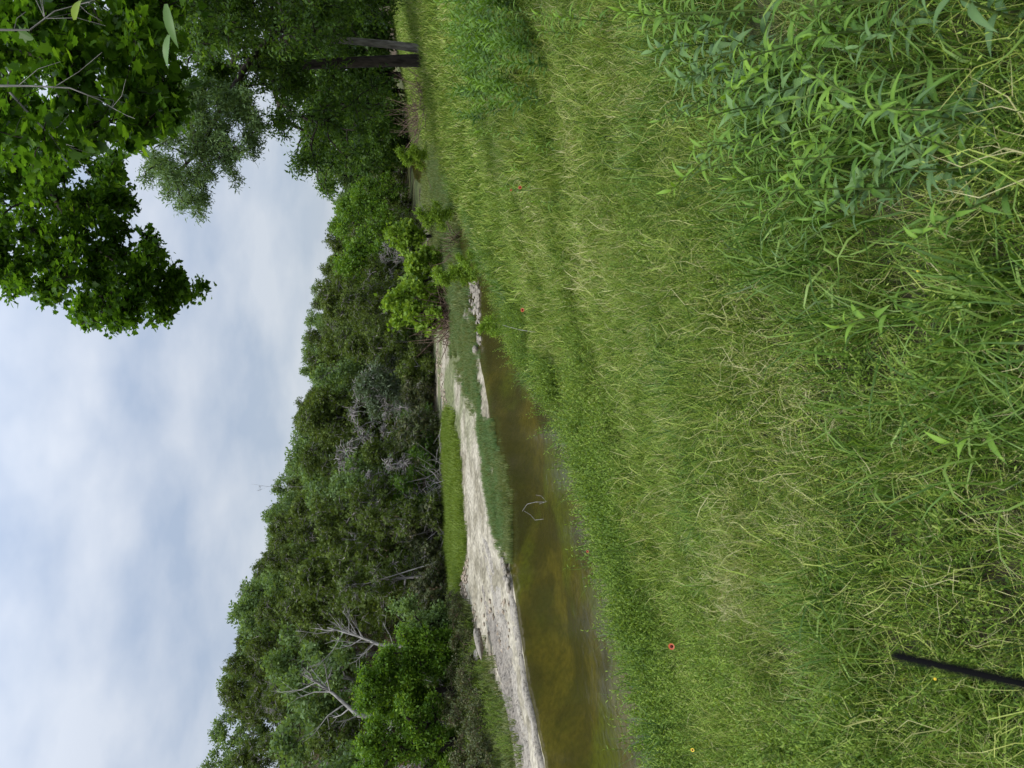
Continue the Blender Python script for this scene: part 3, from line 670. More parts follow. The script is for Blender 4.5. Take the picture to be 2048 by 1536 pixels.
# two soft leaves close to the lens
tl = lance(.12, .1, .25)
nl = [((330, 138), (338, 70), .115, G['dusty'], 'blue green leaf hanging close to the lens'), ((352, 98), (332, 8), .125, G['dusty'], 'curled narrow leaf near the lens by the photo edge'), ((160, -10), (150, 40), .10, G['syca'], 'yellow green leaf tip near the lens in the corner')]
for (a, b_), (c_, d_), L0, mt, lab in nl:
    p0 = np.array(P(c_, d_, 2.4)); p1 = np.array(P(a, b_, 2.45)); dd = p1 - p0
    V, F = scatter(tl[0], tl[1], np.zeros((1, 3)), frames(dd[None], np.array([[.2, -1, .3]])), np.array([np.linalg.norm(dd)]))
    o = link('hanging_leaf', np_mesh('hanging_leaf', V, F, mt, tint=np.full(len(V), .8), smooth=True), None, tuple(p0)); tag(o, lab, 'leaf', 'leaves hanging near the lens')

# ------------------------------------------------------------------ far bank plants
def bush(poly, n, d0, d1, r, root_xy, d, name, label, leafm, T=T_quad, ls=.14, ncl=12, nlf=14, bark='bark2', group=None, stems=4, sp=.09, **k):
    pr = P(root_xy[0], root_xy[1], d); rt = np.array([pr.x, pr.y, gz(pr.x, pr.y) - .05])
    pf = img_puffs(poly, n, d0, d1, r)
    top = pf[:, :3].mean(0)
    tr = [rt, rt * .7 + top * .3 + np.array([.05, 0, 0]), rt * .35 + top * .65]
    return placed_tree(name, rt, tr, .06 + .004 * n, pf, label, 'tree' if 'tree' in name or 'sapling' in name else 'shrub', group, ncl=ncl, nlf=nlf, T=T, lsize=ls, spread=sp, bark=G[bark], leaf=leafm, shell=.5, maxtwig=400, twig_r=.008, **k)
SG = 'yellow green bushes by the creek'
bush([(772, 600), (800, 570), (850, 560), (885, 590), (885, 640), (850, 672), (800, 655), (775, 640)], 36, 30, 32.5, .36, (885, 625), 31.5, 'sycamore_bush', 'yellow green large leaved bush beside the brown brush pile', G['syca'], T_lobe, .15, 11, 13, 'bark', SG, upb=.55)
bush([(808, 520), (830, 500), (875, 505), (888, 560), (850, 585), (815, 560)], 26, 31, 33, .34, (885, 550), 32.5, 'sycamore_bush', 'pale green low bush with a dark hollow underside', G['syca'], T_lobe, .14, 11, 13, 'bark', SG, upb=.55)
bush([(780, 465), (790, 448), (835, 446), (845, 480), (830, 500), (795, 495)], 19, 35, 37, .36, (850, 475), 36.5, 'sycamore_bush', 'small yellow green bush furthest along the creek', G['syca'], T_lobe, .14, 11, 13, 'bark', SG, upb=.55)
BG = 'bright green saplings at the foot of the hill'
bush([(790, 1215), (840, 1195), (890, 1215), (905, 1265), (880, 1300), (820, 1290), (780, 1270)], 22, 23.5, 25.3, .38, (915, 1250), 24.8, 'green_sapling', 'blue green leafy sapling at the end of the green strip', G['ridge'], T_quad, .11, 14, 22, 'bark', BG)
bush([(760, 1290), (800, 1270), (850, 1262), (900, 1275), (905, 1320), (870, 1345), (800, 1360), (765, 1330)], 32, 22.5, 24, .36, (925, 1330), 23.4, 'green_sapling', 'bright lime green sapling with thin dark stems showing', G['bright'], T_quad, .10, 15, 26, 'bark', BG)
bush([(725, 1350), (770, 1335), (840, 1350), (850, 1400), (830, 1440), (725, 1420)], 36, 22.5, 24, .36, (925, 1385), 23.2, 'green_sapling', 'mid green sapling with yellow tips above the gravel gap', G['bright'], T_quad, .10, 15, 26, 'bark', BG)
bush([(740, 1440), (800, 1400), (870, 1400), (905, 1430), (915, 1500), (900, 1600), (760, 1600), (710, 1530)], 60, 20.8, 22.8, .40, (925, 1490), 21.8, 'green_sapling', "broad bright green sapling clump at the photo's bottom edge", G['bright'], T_quad, .10, 15, 26, 'bark', BG)
# thin dark stems under the saplings
# bank scrub between saplings and limestone
scr = [(945, 1225, 22.5, .55), (935, 1290, 21.6, .6), (955, 1345, 20.5, .6), (960, 1385, 19.8, .6), (945, 1430, 20.5, .7), (970, 1450, 18.9, .6), (955, 1500, 19.6, .75), (985, 1500, 18.2, .6), (985, 1545, 17.6, .7), (930, 1340, 22.2, .6), (930, 1400, 21.8, .7), (930, 1200, 23.6, .5), (975, 1415, 19.2, .5), (990, 1525, 17.9, .5)]
scm = [make_tree([(0, 0, -.1), (.05, 0, .2), (0, .05, .45)], .03, local_puffs(16, .1, .95, .75, .3, 'round'), 12, 9, T_quad, .085, .06, G['drift'], G['scrub'], shell=.4, twig_r=.006) for _ in range(3)]
for i, (a, b_, d, s) in enumerate(scr):
    p = P(a, b_, d)
    plant_thing('bank_scrub', random.choice(scm), (p.x, p.y, gz(p.x, p.y)), random.uniform(0, 6), s * 1.15, f"tangled olive brown scrub behind the limestone, {ordinal(i + 1)} of the scrub clumps", 'shrub', 'scrub on the bank behind the limestone', ('stems', 'foliage'))
# brown brush piles
def brush(a, b_, d, w, h, n, label, mat='drift', name='brush_pile'):
    p = P(a, b_, d); base = np.array([p.x, p.y, gz(p.x, p.y)])
    A = rng.normal(size=(n, 3)) * np.array([w, w, .05]) * .4; A[:, 2] = np.abs(A[:, 2])
    D = rand_dirs(n); D[:, 2] = np.abs(D[:, 2]) * .8 + .1; D = nrm(D); Ln = h * (.5 + rng.random(n))
    Bm = A + D * Ln[:, None] * .5 + rng.normal(size=(n, 3)) * .05; B = Bm + (D + rng.normal(size=(n, 3)) * .3) * Ln[:, None] * .5
    V1, F1 = segs(A, Bm, np.full(n, .02), np.full(n, .014), 4); V2, F2 = segs(Bm, B, np.full(n, .014), np.full(n, .006), 4)
    V, F, _ = merge([(V1, F1, 0.), (V2, F2, 0.)])
    o = link(name, np_mesh(name, V, F, G[mat]), None, tuple(base)); tag(o, label, 'brush pile', 'piles of dead brush'); return o
brush(883, 628, 30.5, 1.3, 1.2, 120, 'reddish brown brush pile at the end of the limestone')
brush(852, 468, 38, 1.3, 1.0, 80, 'small brown brush pile below the furthest yellow green bush')
brush(915, 490, 29, .9, .7, 60, 'dark brown tangle of roots beside the small riffle')
brush(835, 232, 46, 1.6, 1.5, 110, 'dark brush heap on the meadow edge before the far pool')
brush(828, 180, 38, 1.4, 1.1, 80, 'dry brush heap near the foot of the twin trunk')
brush(880, 700, 37, 1.6, .8, 90, 'reddish dead brush under the junipers behind the shelf')
brush(895, 960, 30.5, 1.6, 1.1, 110, 'grey dead brush at the edge of the bright green strip', 'dead')
brush(890, 1060, 30, 1.4, 1.2, 90, 'grey dead branches overhanging the middle of the green strip', 'dead')

# ------------------------------------------------------------------ stones
def stone_mesh(seed):
    r = np.random.default_rng(seed); n, m = 9, 6; V = []
    for j in range(m + 1):
        ph = math.pi * j / m
        for i in range(n):
            th = 2 * math.pi * i / n; V.append((math.cos(th) * math.sin(ph), math.sin(th) * math.sin(ph), math.cos(ph)))
    V = np.array(V); k = r.normal(size=(7, 3)); k = nrm(k)
    for kk in k:
        dd = V @ kk; V -= np.maximum(0, dd - r.uniform(.45, .75))[:, None] * kk
    V *= np.array([1, r.uniform(.6, .9), r.uniform(.35, .55)])
    f = [(j * n + i, j * n + (i + 1) % n, (j + 1) * n + (i + 1) % n, (j + 1) * n + i) for j in range(m) for i in range(n)]
    c = np.broadcast_to(np.array([.34, .30, .24]) * r.uniform(.6, 1.15), V.shape)
    return np_mesh('stone', V, np.array(f), rm, col=c)
stones = [stone_mesh(s) for s in range(8)]
def stone(x, y, s, label, group, z=None, sc=(1, 1, 1), rz=None):
    o = link('stone', random.choice(stones)); o.location = (x, y, gz(x, y) + .02 if z is None else z); o.rotation_euler = (random.uniform(-.15, .15), random.uniform(-.15, .15), random.uniform(0, 6) if rz is None else rz)
    o.scale = (s * sc[0], s * sc[1], s * sc[2]); return tag(o, label, 'stone', group)
def Pz(a, b_, z):
    r = ray(a, b_); t = (z - CAMZ) / r.z; return np.array([r.x * t, r.y * t, z])
for (a0, a1, b0_, b1, n, smin, smax, lab, grp) in [
    (937, 957, 565, 625, 95, .06, .16, 'small pale cobble in the bar at the riffle beside the pool', 'cobbles of the pale bar'),
    (953, 960, 620, 690, 34, .05, .12, 'small cobble in the thin line where the pool meets the riffle', 'cobbles along the pool head'),
    (923, 936, 600, 720, 55, .05, .13, 'small cobble in the brown gap between the sedge strips', 'cobbles between the sedge strips'),
    (903, 912, 455, 545, 40, .06, .15, 'small wet cobble in the narrow upstream riffle', 'cobbles of the upstream riffle'),
    (866, 880, 330, 365, 22, .08, .2, 'pale cobble on the gravel patch far up the meadow edge', 'cobbles of the meadow edge patch')]:
    for i in range(n):
        a, b_ = random.uniform(a0, a1), random.uniform(b0_, b1); q = Pz(a, b_, .03 if a0 > 890 else .8); s = random.uniform(smin, smax)
        stone(q[0], q[1], s, lab, grp, z=max(gz(q[0], q[1]), -.0) + .02 * random.random())
q = Pz(956, 702, 0); stone(q[0], q[1], .2, 'single pale pointed stone standing in the pool head', 'lone stones', z=.06, sc=(1, 1, 1.6))
q = Pz(978, 932, 0); stone(q[0], q[1], .13, 'lone cream stone at the edge of the blue green sedge', 'lone stones', z=.08, sc=(1, 1, 1.5))
q = Pz(972, 948, 0); stone(q[0], q[1], .1, 'smallest cream stone beside the blue green sedge', 'lone stones', z=.08)
q = Pz(958, 1290, .5); stone(q[0], q[1] + .2, .42, 'long grey block of limestone lying in the scrub', 'boulders behind the shelf', z=.46, sc=(1.6, .6, .55), rz=1.0)
q = Pz(952, 1318, .5); stone(q[0], q[1] + .2, .22, 'smaller grey block beside the long one in the scrub', 'boulders behind the shelf', z=.46)
for i, (a, b_) in enumerate([(1013, 1130), (1017, 1142), (1016, 1155), (1020, 1166), (1009, 1122), (1021, 1175)]):
    q = Pz(a, b_, .05); stone(q[0], q[1], .16, f'cream rounded stone on the shelf lip, {ordinal(i + 1)} from the sedge tip', 'stones on the shelf lip', z=.1)
# gravel seams as one body
gp = []
for (a0, a1, b0_, b1, n) in [(910, 925, 1040, 1120, 320), (918, 938, 1120, 1200, 200), (880, 960, 700, 1000, 260), (940, 1000, 1200, 1536, 260)]:
    for _ in range(n):
        t = random.random()
        if (a0, b0_) == (880, 700): b_ = random.uniform(b0_, b1); a = 880 + (b_ - 700) * .135 + random.uniform(-6, 2)
        else: a = random.uniform(a0, a1); b_ = random.uniform(b0_, b1)
        q = Pz(a, b_, .33); gp.append((q[0], q[1], gz(q[0], q[1]) + .01))
gp = np.array(gp); ov = np.array([(1, 0, 0), (0, 1, 0), (-1, 0, 0), (0, -1, 0), (0, 0, .6), (0, 0, -.3)], float)
of = np.array([(0, 1, 4), (1, 2, 4), (2, 3, 4), (3, 0, 4), (1, 0, 5), (2, 1, 5), (3, 2, 5), (0, 3, 5)])
fr_g = frames(np.column_stack([rng.normal(size=(len(gp), 2)), np.zeros(len(gp))]), np.tile([[0, 0, 1.]], (len(gp), 1)) + rng.normal(size=(len(gp), 3)) * .2)
V, F = scatter(ov, [of], gp, fr_g, .03 + .07 * rng.random(len(gp)) ** 2)
gc = np.repeat(np.array([.46, .37, .27])[None] * (.6 + .5 * rng.random(len(gp)))[:, None], 6, 0)
o = link('gravel', np_mesh('gravel', V, F, rm, col=gc)); tag(o, 'tan and cream gravel strewn behind the limestone shelf', 'gravel', kind='stuff')

# ------------------------------------------------------------------ grass clumps (instanced ground cover)
def blades(n, rad, lmin, lmax, wid, bend, tint_mu, tint_sd, seeds=0.0, K=5, up=1.0, dryp=.12, kk_=.03):
    a = rng.random(n) * 6.283; rr = rad * np.sqrt(rng.random(n)); base = np.stack([rr * np.cos(a), rr * np.sin(a), np.full(n, -.03)], 1)
    az = rng.random(n) * 6.283; h = np.stack([np.cos(az), np.sin(az), np.zeros(n)], 1)
    Ln = lmin + (lmax - lmin) * rng.random(n); bd = bend * (.35 + 1.1 * rng.random(n))
    t = np.linspace(0, 1, K + 1)
    ang = bd[:, None] * t[None] ** 1.3 * 1.9 + (.12 * rng.random(n))[:, None]
    dl = Ln[:, None] / K
    hx = np.concatenate([np.zeros((n, 1)), np.cumsum(np.sin(ang[:, :-1]) * dl, 1)], 1); hz = np.concatenate([np.zeros((n, 1)), np.cumsum(np.cos(ang[:, :-1]) * dl, 1)], 1)
    wv = np.stack([-np.sin(az), np.cos(az), np.zeros(n)], 1); kink = rng.normal(size=(n, K + 1)) * kk_ * t
    c = base[:, None] + h[:, None] * hx[..., None] + np.array([0, 0, 1.]) * hz[..., None] * up + wv[:, None] * kink[..., None]
    tw = rng.normal(size=n) * .6; wv2 = nrm(wv * np.cos(tw)[:, None] + np.array([0, 0, 1.]) * np.sin(tw)[:, None])
    w = wid * (.6 + .8 * rng.random(n)); prof = np.array([.7, 1, .95, .8, .5, .06])[np.linspace(0, 5, K + 1).round().astype(int)]
    Lf = c - wv2[:, None] * (w[:, None] * prof)[..., None]; Rg = c + wv2[:, None] * (w[:, None] * prof)[..., None]
    V = np.stack([Lf, Rg], 2).reshape(n, -1, 3)
    q = np.array([(2 * i, 2 * i + 1, 2 * i + 3, 2 * i + 2) for i in range(K)]); F = (q[None] + (np.arange(n) * 2 * (K + 1))[:, None, None]).reshape(-1, 4)
    ti = np.clip(tint_mu + rng.normal(size=n) * tint_sd, 0, .8); dry = rng.random(n) < dryp; ti[dry] = .78 + .22 * rng.random(dry.sum())
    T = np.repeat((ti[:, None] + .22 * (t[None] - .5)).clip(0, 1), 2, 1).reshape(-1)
    parts = [(V.reshape(-1, 3), F, T)]
    ns = int(seeds * n)
    if ns:
        idx = rng.choice(n, ns, replace=False); pos, dr, ax_ = [], [], []
        for s in range(9):
            tt = .55 + .45 * s / 8; k = min(K - 1, int(tt * K)); f = tt * K - k
            pp = c[idx, k] * (1 - f) + c[idx, k + 1] * f; dd = nrm(c[idx, k + 1] - c[idx, k])
            pos.append(pp); ax_.append(dd + wv[idx] * (.5 if s % 2 else -.5) + rng.normal(size=(ns, 3)) * .15)
        pos = np.concatenate(pos); ax_ = np.concatenate(ax_)
        V, F = scatter(T_thin[0] * np.array([1.1, 1, 1]), T_thin[1], pos, frames(ax_, rand_dirs(len(pos))), (.008 + .006 * rng.random(len(pos))) * (1 + wid * 60))
        parts.append((V, F[0], .72))
    return merge(parts)
TEMPL = bpy.data.collections.new('grass_templates')
def templ_col(name, meshes):
    c = bpy.data.collections.new(name)
    for i, me in enumerate(meshes):
        o = bpy.data.objects.new(f'{name}_{i:02d}', me); c.objects.link(o)
    return c
def gn_group(name, coll):
    ng = bpy.data.node_groups.new(name, 'GeometryNodeTree')
    ng.interface.new_socket('Geometry', in_out='INPUT', socket_type='NodeSocketGeometry')
    ng.interface.new_socket('Geometry', in_out='OUTPUT', socket_type='NodeSocketGeometry')
    gi = ng.nodes.new('NodeGroupInput'); go = ng.nodes.new('NodeGroupOutput')
    ci = ng.nodes.new('GeometryNodeCollectionInfo'); ci.inputs[0].default_value = coll
    ci.inputs['Separate Children'].default_value = True; ci.inputs['Reset Children'].default_value = True
    ip = ng.nodes.new('GeometryNodeInstanceOnPoints'); ip.inputs['Pick Instance'].default_value = True
    def na_(n_, t):
        a = ng.nodes.new('GeometryNodeInputNamedAttribute'); a.data_type = t; a.inputs['Name'].default_value = n_; return a.outputs[0]
    ng.links.new(gi.outputs[0], ip.inputs['Points']); ng.links.new(ci.outputs[0], ip.inputs['Instance'])
    ng.links.new(na_('idx', 'INT'), ip.inputs['Instance Index']); ng.links.new(na_('rot', 'FLOAT_VECTOR'), ip.inputs['Rotation']); ng.links.new(na_('scl', 'FLOAT_VECTOR'), ip.inputs['Scale'])
    ng.links.new(ip.outputs[0], go.inputs[0]); return ng
def cover(name, pts, meshes, idx, scl, label, cat, tilt=.12, az=None):
    n = len(pts); me = bpy.data.meshes.new(name); me.vertices.add(n); me.vertices.foreach_set('co', np.asarray(pts, np.float32).ravel())
    rot = np.stack([rng.normal(size=n) * tilt, rng.normal(size=n) * tilt, rng.random(n) * 6.283 if az is None else az], 1)
    a = me.attributes.new('rot', 'FLOAT_VECTOR', 'POINT'); a.data.foreach_set('vector', rot.astype(np.float32).ravel())
    scl = np.asarray(scl); s3 = np.repeat(scl[:, None], 3, 1) if scl.ndim == 1 else scl
    a = me.attributes.new('scl', 'FLOAT_VECTOR', 'POINT'); a.data.foreach_set('vector', s3.astype(np.float32).ravel())
    a = me.attributes.new('idx', 'INT', 'POINT'); a.data.foreach_set('value', np.asarray(idx, np.int32))
    o = link(name, me); md = o.modifiers.new('scatter', 'NODES'); md.node_group = gn_group(name, templ_col(name + '_clumps', meshes))
    return tag(o, label, cat, kind='stuff')
def gmesh(mat, *a, **k):
    V, F, T = blades(*a, **k); return np_mesh('clump', V, F, mat, tint=T)
def wedge(n, y0, y1, m=.62, pad=1.2):
    """uniform points over the ground seen between distances y0..y1"""
    y = np.sqrt(y0 ** 2 + (y1 ** 2 - y0 ** 2) * rng.random(n)) if y0 > 0 else y0 + (y1 - y0) * rng.random(n)
    x = (rng.random(n) * 2 - 1) * (m * y + pad); return x, y

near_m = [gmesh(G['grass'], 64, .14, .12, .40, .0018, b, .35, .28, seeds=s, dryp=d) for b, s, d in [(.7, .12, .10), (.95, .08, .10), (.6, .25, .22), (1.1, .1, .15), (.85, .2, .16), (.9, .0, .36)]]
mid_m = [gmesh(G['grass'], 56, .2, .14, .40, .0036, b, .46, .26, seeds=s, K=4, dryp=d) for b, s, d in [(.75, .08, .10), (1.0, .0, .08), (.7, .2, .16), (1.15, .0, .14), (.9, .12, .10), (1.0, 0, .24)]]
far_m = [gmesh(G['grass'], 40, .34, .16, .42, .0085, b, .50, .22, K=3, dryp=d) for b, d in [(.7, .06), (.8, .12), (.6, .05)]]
WEEDXY = []
for a_, b_, d_ in [(1390, 120, 3.1), (1480, 190, 2.8), (1560, 140, 2.6), (1640, 280, 2.45), (1690, 150, 2.3), (1720, 330, 2.3), (1430, 60, 3.0), (1745, 600, 2.35), (1300, 60, 3.4), (2020, 835, 1.95)]:
    _p = P(a_, b_, d_); WEEDXY.append((_p.x, _p.y))
def weedmask(x, y):
    m = np.zeros(x.shape)
    for wx_, wy_ in WEEDXY: m = np.maximum(m, np.exp(-((x - wx_) ** 2 + (y - wy_) ** 2) / .16))
    return m
def near_filter(x, y, lo=.25, hi=1e9, extra=None):
    z, dn, df, dh, n1, n2 = zterr(x, y, True); ok = (dn > lo) & (dn < hi)
    if extra is not None: ok &= extra(x, y, dn)
    return x[ok], y[ok], z[ok], dn[ok]
def gidx(x, y, k, s):
    f = fbm(x * .8, y * .8, s, 3); i = np.floor((f * 1.6 - .3) * k + rng.normal(size=len(x)) * .9).astype(int); return np.clip(i, 0, k - 1)
def lenmap(x, y): return (.5 + .9 * fbm(x * .7 + 5, y * .7, 33, 3)) * (1 - .45 * weedmask(x, y)) * (.72 + .28 * sm(.3, 3, zterr(x, y, True)[1]))
x, y = wedge(7600, .6, 8.5, pad=1.6); kp = rng.random(len(x)) < 1 - sm(4.5, 8.5, y); x, y, z, dn = near_filter(x[kp], y[kp])
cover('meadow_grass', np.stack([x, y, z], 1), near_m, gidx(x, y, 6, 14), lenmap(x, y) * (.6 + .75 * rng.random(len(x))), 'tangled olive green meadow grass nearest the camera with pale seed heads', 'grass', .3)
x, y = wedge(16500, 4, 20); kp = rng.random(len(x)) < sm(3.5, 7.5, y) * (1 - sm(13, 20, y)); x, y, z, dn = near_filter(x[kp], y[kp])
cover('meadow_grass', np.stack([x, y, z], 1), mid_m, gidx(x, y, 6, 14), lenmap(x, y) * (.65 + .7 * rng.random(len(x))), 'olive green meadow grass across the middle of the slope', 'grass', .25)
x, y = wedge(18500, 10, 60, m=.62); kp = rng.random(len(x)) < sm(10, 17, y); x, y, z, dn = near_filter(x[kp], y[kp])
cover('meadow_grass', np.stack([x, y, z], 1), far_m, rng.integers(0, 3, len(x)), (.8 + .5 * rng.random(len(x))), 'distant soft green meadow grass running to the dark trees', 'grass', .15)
# broad bladed grass in the near corner and along the bank
wide_m = [gmesh(G['wide'], 14, .09, .2, .55, .0045, b, .5, .28, dryp=.05, kk_=.015) for b in (.75, 1.0, 1.2)]
x, y = wedge(2600, .7, 5.5, pad=1.4); x, y, z, dn = near_filter(x, y, extra=lambda x, y, dn: (fbm(x * .9, y * .9, 44) + .34 * sm(-.2, 1.2, x) * sm(4.4, 1.5, y) > .60))
cover('broad_grass', np.stack([x, y, z], 1), wide_m, rng.integers(0, 3, len(x)), .55 + .5 * rng.random(len(x)), 'broad glossy grass blades near the camera', 'grass', .2)
reed_m = [gmesh(G['wide'], 26, .12, .35, .8, .006, b, .45, .2, dryp=.15, K=5) for b in (.8, 1.0)] + [gmesh(G['dusty'], 30, .12, .35, .75, .005, .9, .6, .2, dryp=.1)]
x, y = wedge(9000, 6, 30); x, y, z, dn = near_filter(x, y, -.1, .85, extra=lambda x, y, dn: fbm(x * .9, y * .9, 46) > .44)
cover('bank_reeds', np.stack([x, y, z], 1), reed_m, rng.integers(0, 3, len(x)), .55 + .5 * rng.random(len(x)), 'long arching reeds leaning over the near edge of the water', 'reeds', .25)
x, y = wedge(5000, 6, 26); x, y, z, dn = near_filter(x, y, -.05, .45)
fr_m = [gmesh(G['grass'], 16, .12, .3, .7, .003, 1.0, .7, .2, seeds=.3, dryp=.6)]
cover('dry_stems', np.stack([x, y, z], 1)[:700], fr_m, np.zeros(min(700, len(x)), int), .6 + .5 * rng.random(min(700, len(x))), 'thin dry stems leaning over the water along the near bank', 'grass', .4)

# leafy herbs (bank cover)
def herb(n, h, T, ls, leafm, nst=5, sp=.1, lean=.25, tmu=.5):
    parts = []; 
    for s in range(nst):
        b0 = np.array([random.gauss(0, sp), random.gauss(0, sp), -.02]); ld = np.array([random.gauss(0, lean), random.gauss(0, lean), 1]); hh = h * random.uniform(.6, 1.1)
        t1 = b0 + ld * hh * .5; t2 = b0 + ld * hh + np.array([random.gauss(0, .04), random.gauss(0, .04), 0])
        V, F = segs([b0, t1], [t1, t2], np.array([.004, .003]), np.array([.003, .0015]), 3); parts.append((V, F, .3))
        t = (np.arange(n) + rng.random(n)) / n * .8 + .2; pos = np.where(t[:, None] < .5, b0 + (t1 - b0) * (t[:, None] * 2), t1 + (t2 - t1) * (t[:, None] * 2 - 1))
        a = np.arange(n) * 2.4 + random.random() * 6; d = np.stack([np.cos(a), np.sin(a), .25 + .9 * t ** 2], 1)
        V, F = scatter(T[0], T[1], pos, frames(d, np.tile([[0, 0, 1.]], (n, 1)) + rng.normal(size=(n, 3)) * .3), ls * (1.1 - .5 * t) * (.8 + .4 * rng.random(n)))
        k = len(T[0]); parts.append((V, F[0], np.repeat(np.clip(tmu - .25 + .5 * t + rng.normal(size=n) * .1, 0, 1), k)))
    return np_mesh('herb', *[q for q in merge(parts)[:2]], leafm, tint=merge(parts)[2])
L2 = lance(.13, .12, .3, 3)
herb_m = [herb(20, h_, L2, l_, G['herb'], nst=6, tmu=t_) for h_, l_, t_ in ((.46, .065, .5), (.34, .05, .65), (.55, .075, .35))] + [herb(14, .35, T_quad, .045, G['herb'], nst=8)]
x, y = wedge(30000, 2.5, 18); x, y, z, dn = near_filter(x, y, -.02, 5.5, extra=lambda x, y, dn: (fbm(x * .9 + 9, y * .9, 49) + .12 * sm(2.2, .3, dn) + .30 * sm(-.3, -2.8, x) > .74))
cover('bank_herbs', np.stack([x, y, z], 1), herb_m, rng.integers(0, 4, len(x)), (.6 + .6 * rng.random(len(x))) * (.68 + .32 * sm(5, 9, y)), 'bright green small leaved herbs crowding the near bank above the pool', 'herbs', .2)
x, y = wedge(6000, .9, 9); x, y, z, dn = near_filter(x, y, .3, 99, extra=lambda x, y, dn: (fbm(x * 1.3 + 29, y * 1.3, 59) > .58))
cover('low_herbs', np.stack([x, y, z], 1), herb_m, rng.integers(0, 4, len(x)), .3 + .3 * rng.random(len(x)), 'small leafy herbs growing through the nearest grass', 'herbs', .2)

# far bank covers
def px_area(n, poly, z=.3):
    o = []; xs_ = [a for a, b in poly]; ys_ = [b for a, b in poly]
    while len(o) < n:
        a, b_ = random.uniform(min(xs_), max(xs_)), random.uniform(min(ys_), max(ys_))
        if inpoly(a, b_, poly): q = Pz(a, b_, z); o.append((q[0], q[1]))
    o = np.array(o); return o[:, 0], o[:, 1]
def area_cover(name, polyxy, n, meshes, smin, smax, label, cat, zmin=None, tilt=.1):
    """polyxy in metres on the ground"""
    o = []; xs_ = [a for a, b in polyxy]; ys_ = [b for a, b in polyxy]
    while len(o) < n:
        a, b_ = random.uniform(min(xs_), max(xs_)), random.uniform(min(ys_), max(ys_))
        if inpoly(a + random.gauss(0, .22), b_ + random.gauss(0, .22), polyxy) and float(fbm(np.array([a * 2.2]), np.array([b_ * 2.2]), 133, 3)[0]) > random.uniform(.25, .58): o.append((a, b_))
    o = np.array(o); z = zterr(o[:, 0], o[:, 1])
    if zmin is not None: z = np.maximum(z, zmin)
    return cover(name, np.column_stack([o, z]), meshes, rng.integers(0, len(meshes), n), smin + (smax - smin) * rng.random(n), label, cat, tilt)
def gpoly(pts, z): return [tuple(Pz(a, b_, z)[:2]) for a, b_ in pts]
sed_m = [gmesh(G['sedge'], 30, .16, .2, .42, .008, b, .45, .18, K=3, dryp=.04) for b in (.35, .5)]
bs_m = [gmesh(G['brownsedge'], 30, .18, .2, .42, .009, b, .5, .2, K=3, dryp=.2) for b in (.4, .6)]
lawn_m = [gmesh(G['lawn'], 40, .25, .08, .32, .008, b, .5, .22, K=3, dryp=.08) for b in (.5, .9)]
area_cover('sedge_strip', gpoly([(962, 835), (974, 890), (984, 990), (1000, 1050), (1012, 1108), (1017, 1116), (1015, 1060), (1006, 985), (995, 920), (983, 840)], .02), 1700, sed_m + bs_m[:1], .2, .6, 'blue green sedge strip between the limestone and the pool', 'sedge', .0)
area_cover('fringe_sedge', gpoly([(1016, 1118), (1021, 1060), (1012, 1000), (1004, 950), (985, 900), (990, 900), (1006, 945), (1018, 1000), (1026, 1060), (1024, 1120)], .0), 800, bs_m, .15, .55, 'yellow green fringe of sedge standing in the pool edge', 'sedge', -.02)
area_cover('faded_sedge', gpoly([(905, 600), (910, 690), (932, 760), (950, 830), (962, 835), (954, 740), (948, 650), (930, 600)], .08), 2000, bs_m + sed_m[:1], .2, .65, 'soft brown green sedge strip beside the upper limestone', 'sedge', .02)
area_cover('sedge_strip', gpoly([(958, 835), (952, 740), (946, 690), (952, 700), (962, 760), (972, 835)], .0), 500, sed_m, .15, .45, 'thin green sedge strip along the head of the pool', 'sedge', -.02)
area_cover('faded_sedge', gpoly([(850, 300), (862, 400), (885, 520), (895, 600), (925, 600), (905, 520), (900, 400), (880, 300)], .3), 3400, bs_m + sed_m[:1], .7, 1.15, 'rough grey green grass on the flat beyond the riffle', 'grass', .02)
area_cover('bright_turf', gpoly([(893, 840), (888, 900), (893, 1000), (897, 1100), (903, 1205), (918, 1205), (930, 1120), (922, 1030), (915, 950), (908, 880), (898, 820)], .40), 4200, lawn_m, .35, 1.1, 'bright green strip of soft grass below the hill', 'grass')
area_cover('valley_grass', gpoly([(805, 250), (830, 330), (850, 420), (868, 520), (880, 600), (892, 600), (880, 480), (862, 380), (845, 300), (832, 250)], .40), 3600, bs_m + lawn_m[:1], .9, 1.5, 'soft grass in the valley along the far side of the creek', 'grass')
area_cover('bank_weeds', gpoly([(935, 1200), (955, 1300), (985, 1400), (1015, 1500), (1022, 1560), (960, 1560), (915, 1450), (912, 1300), (915, 1200)], .40), 1600, bs_m + [herb_m[0]], .6, 1.0, 'sparse weeds between the scrub and the limestone', 'weeds')

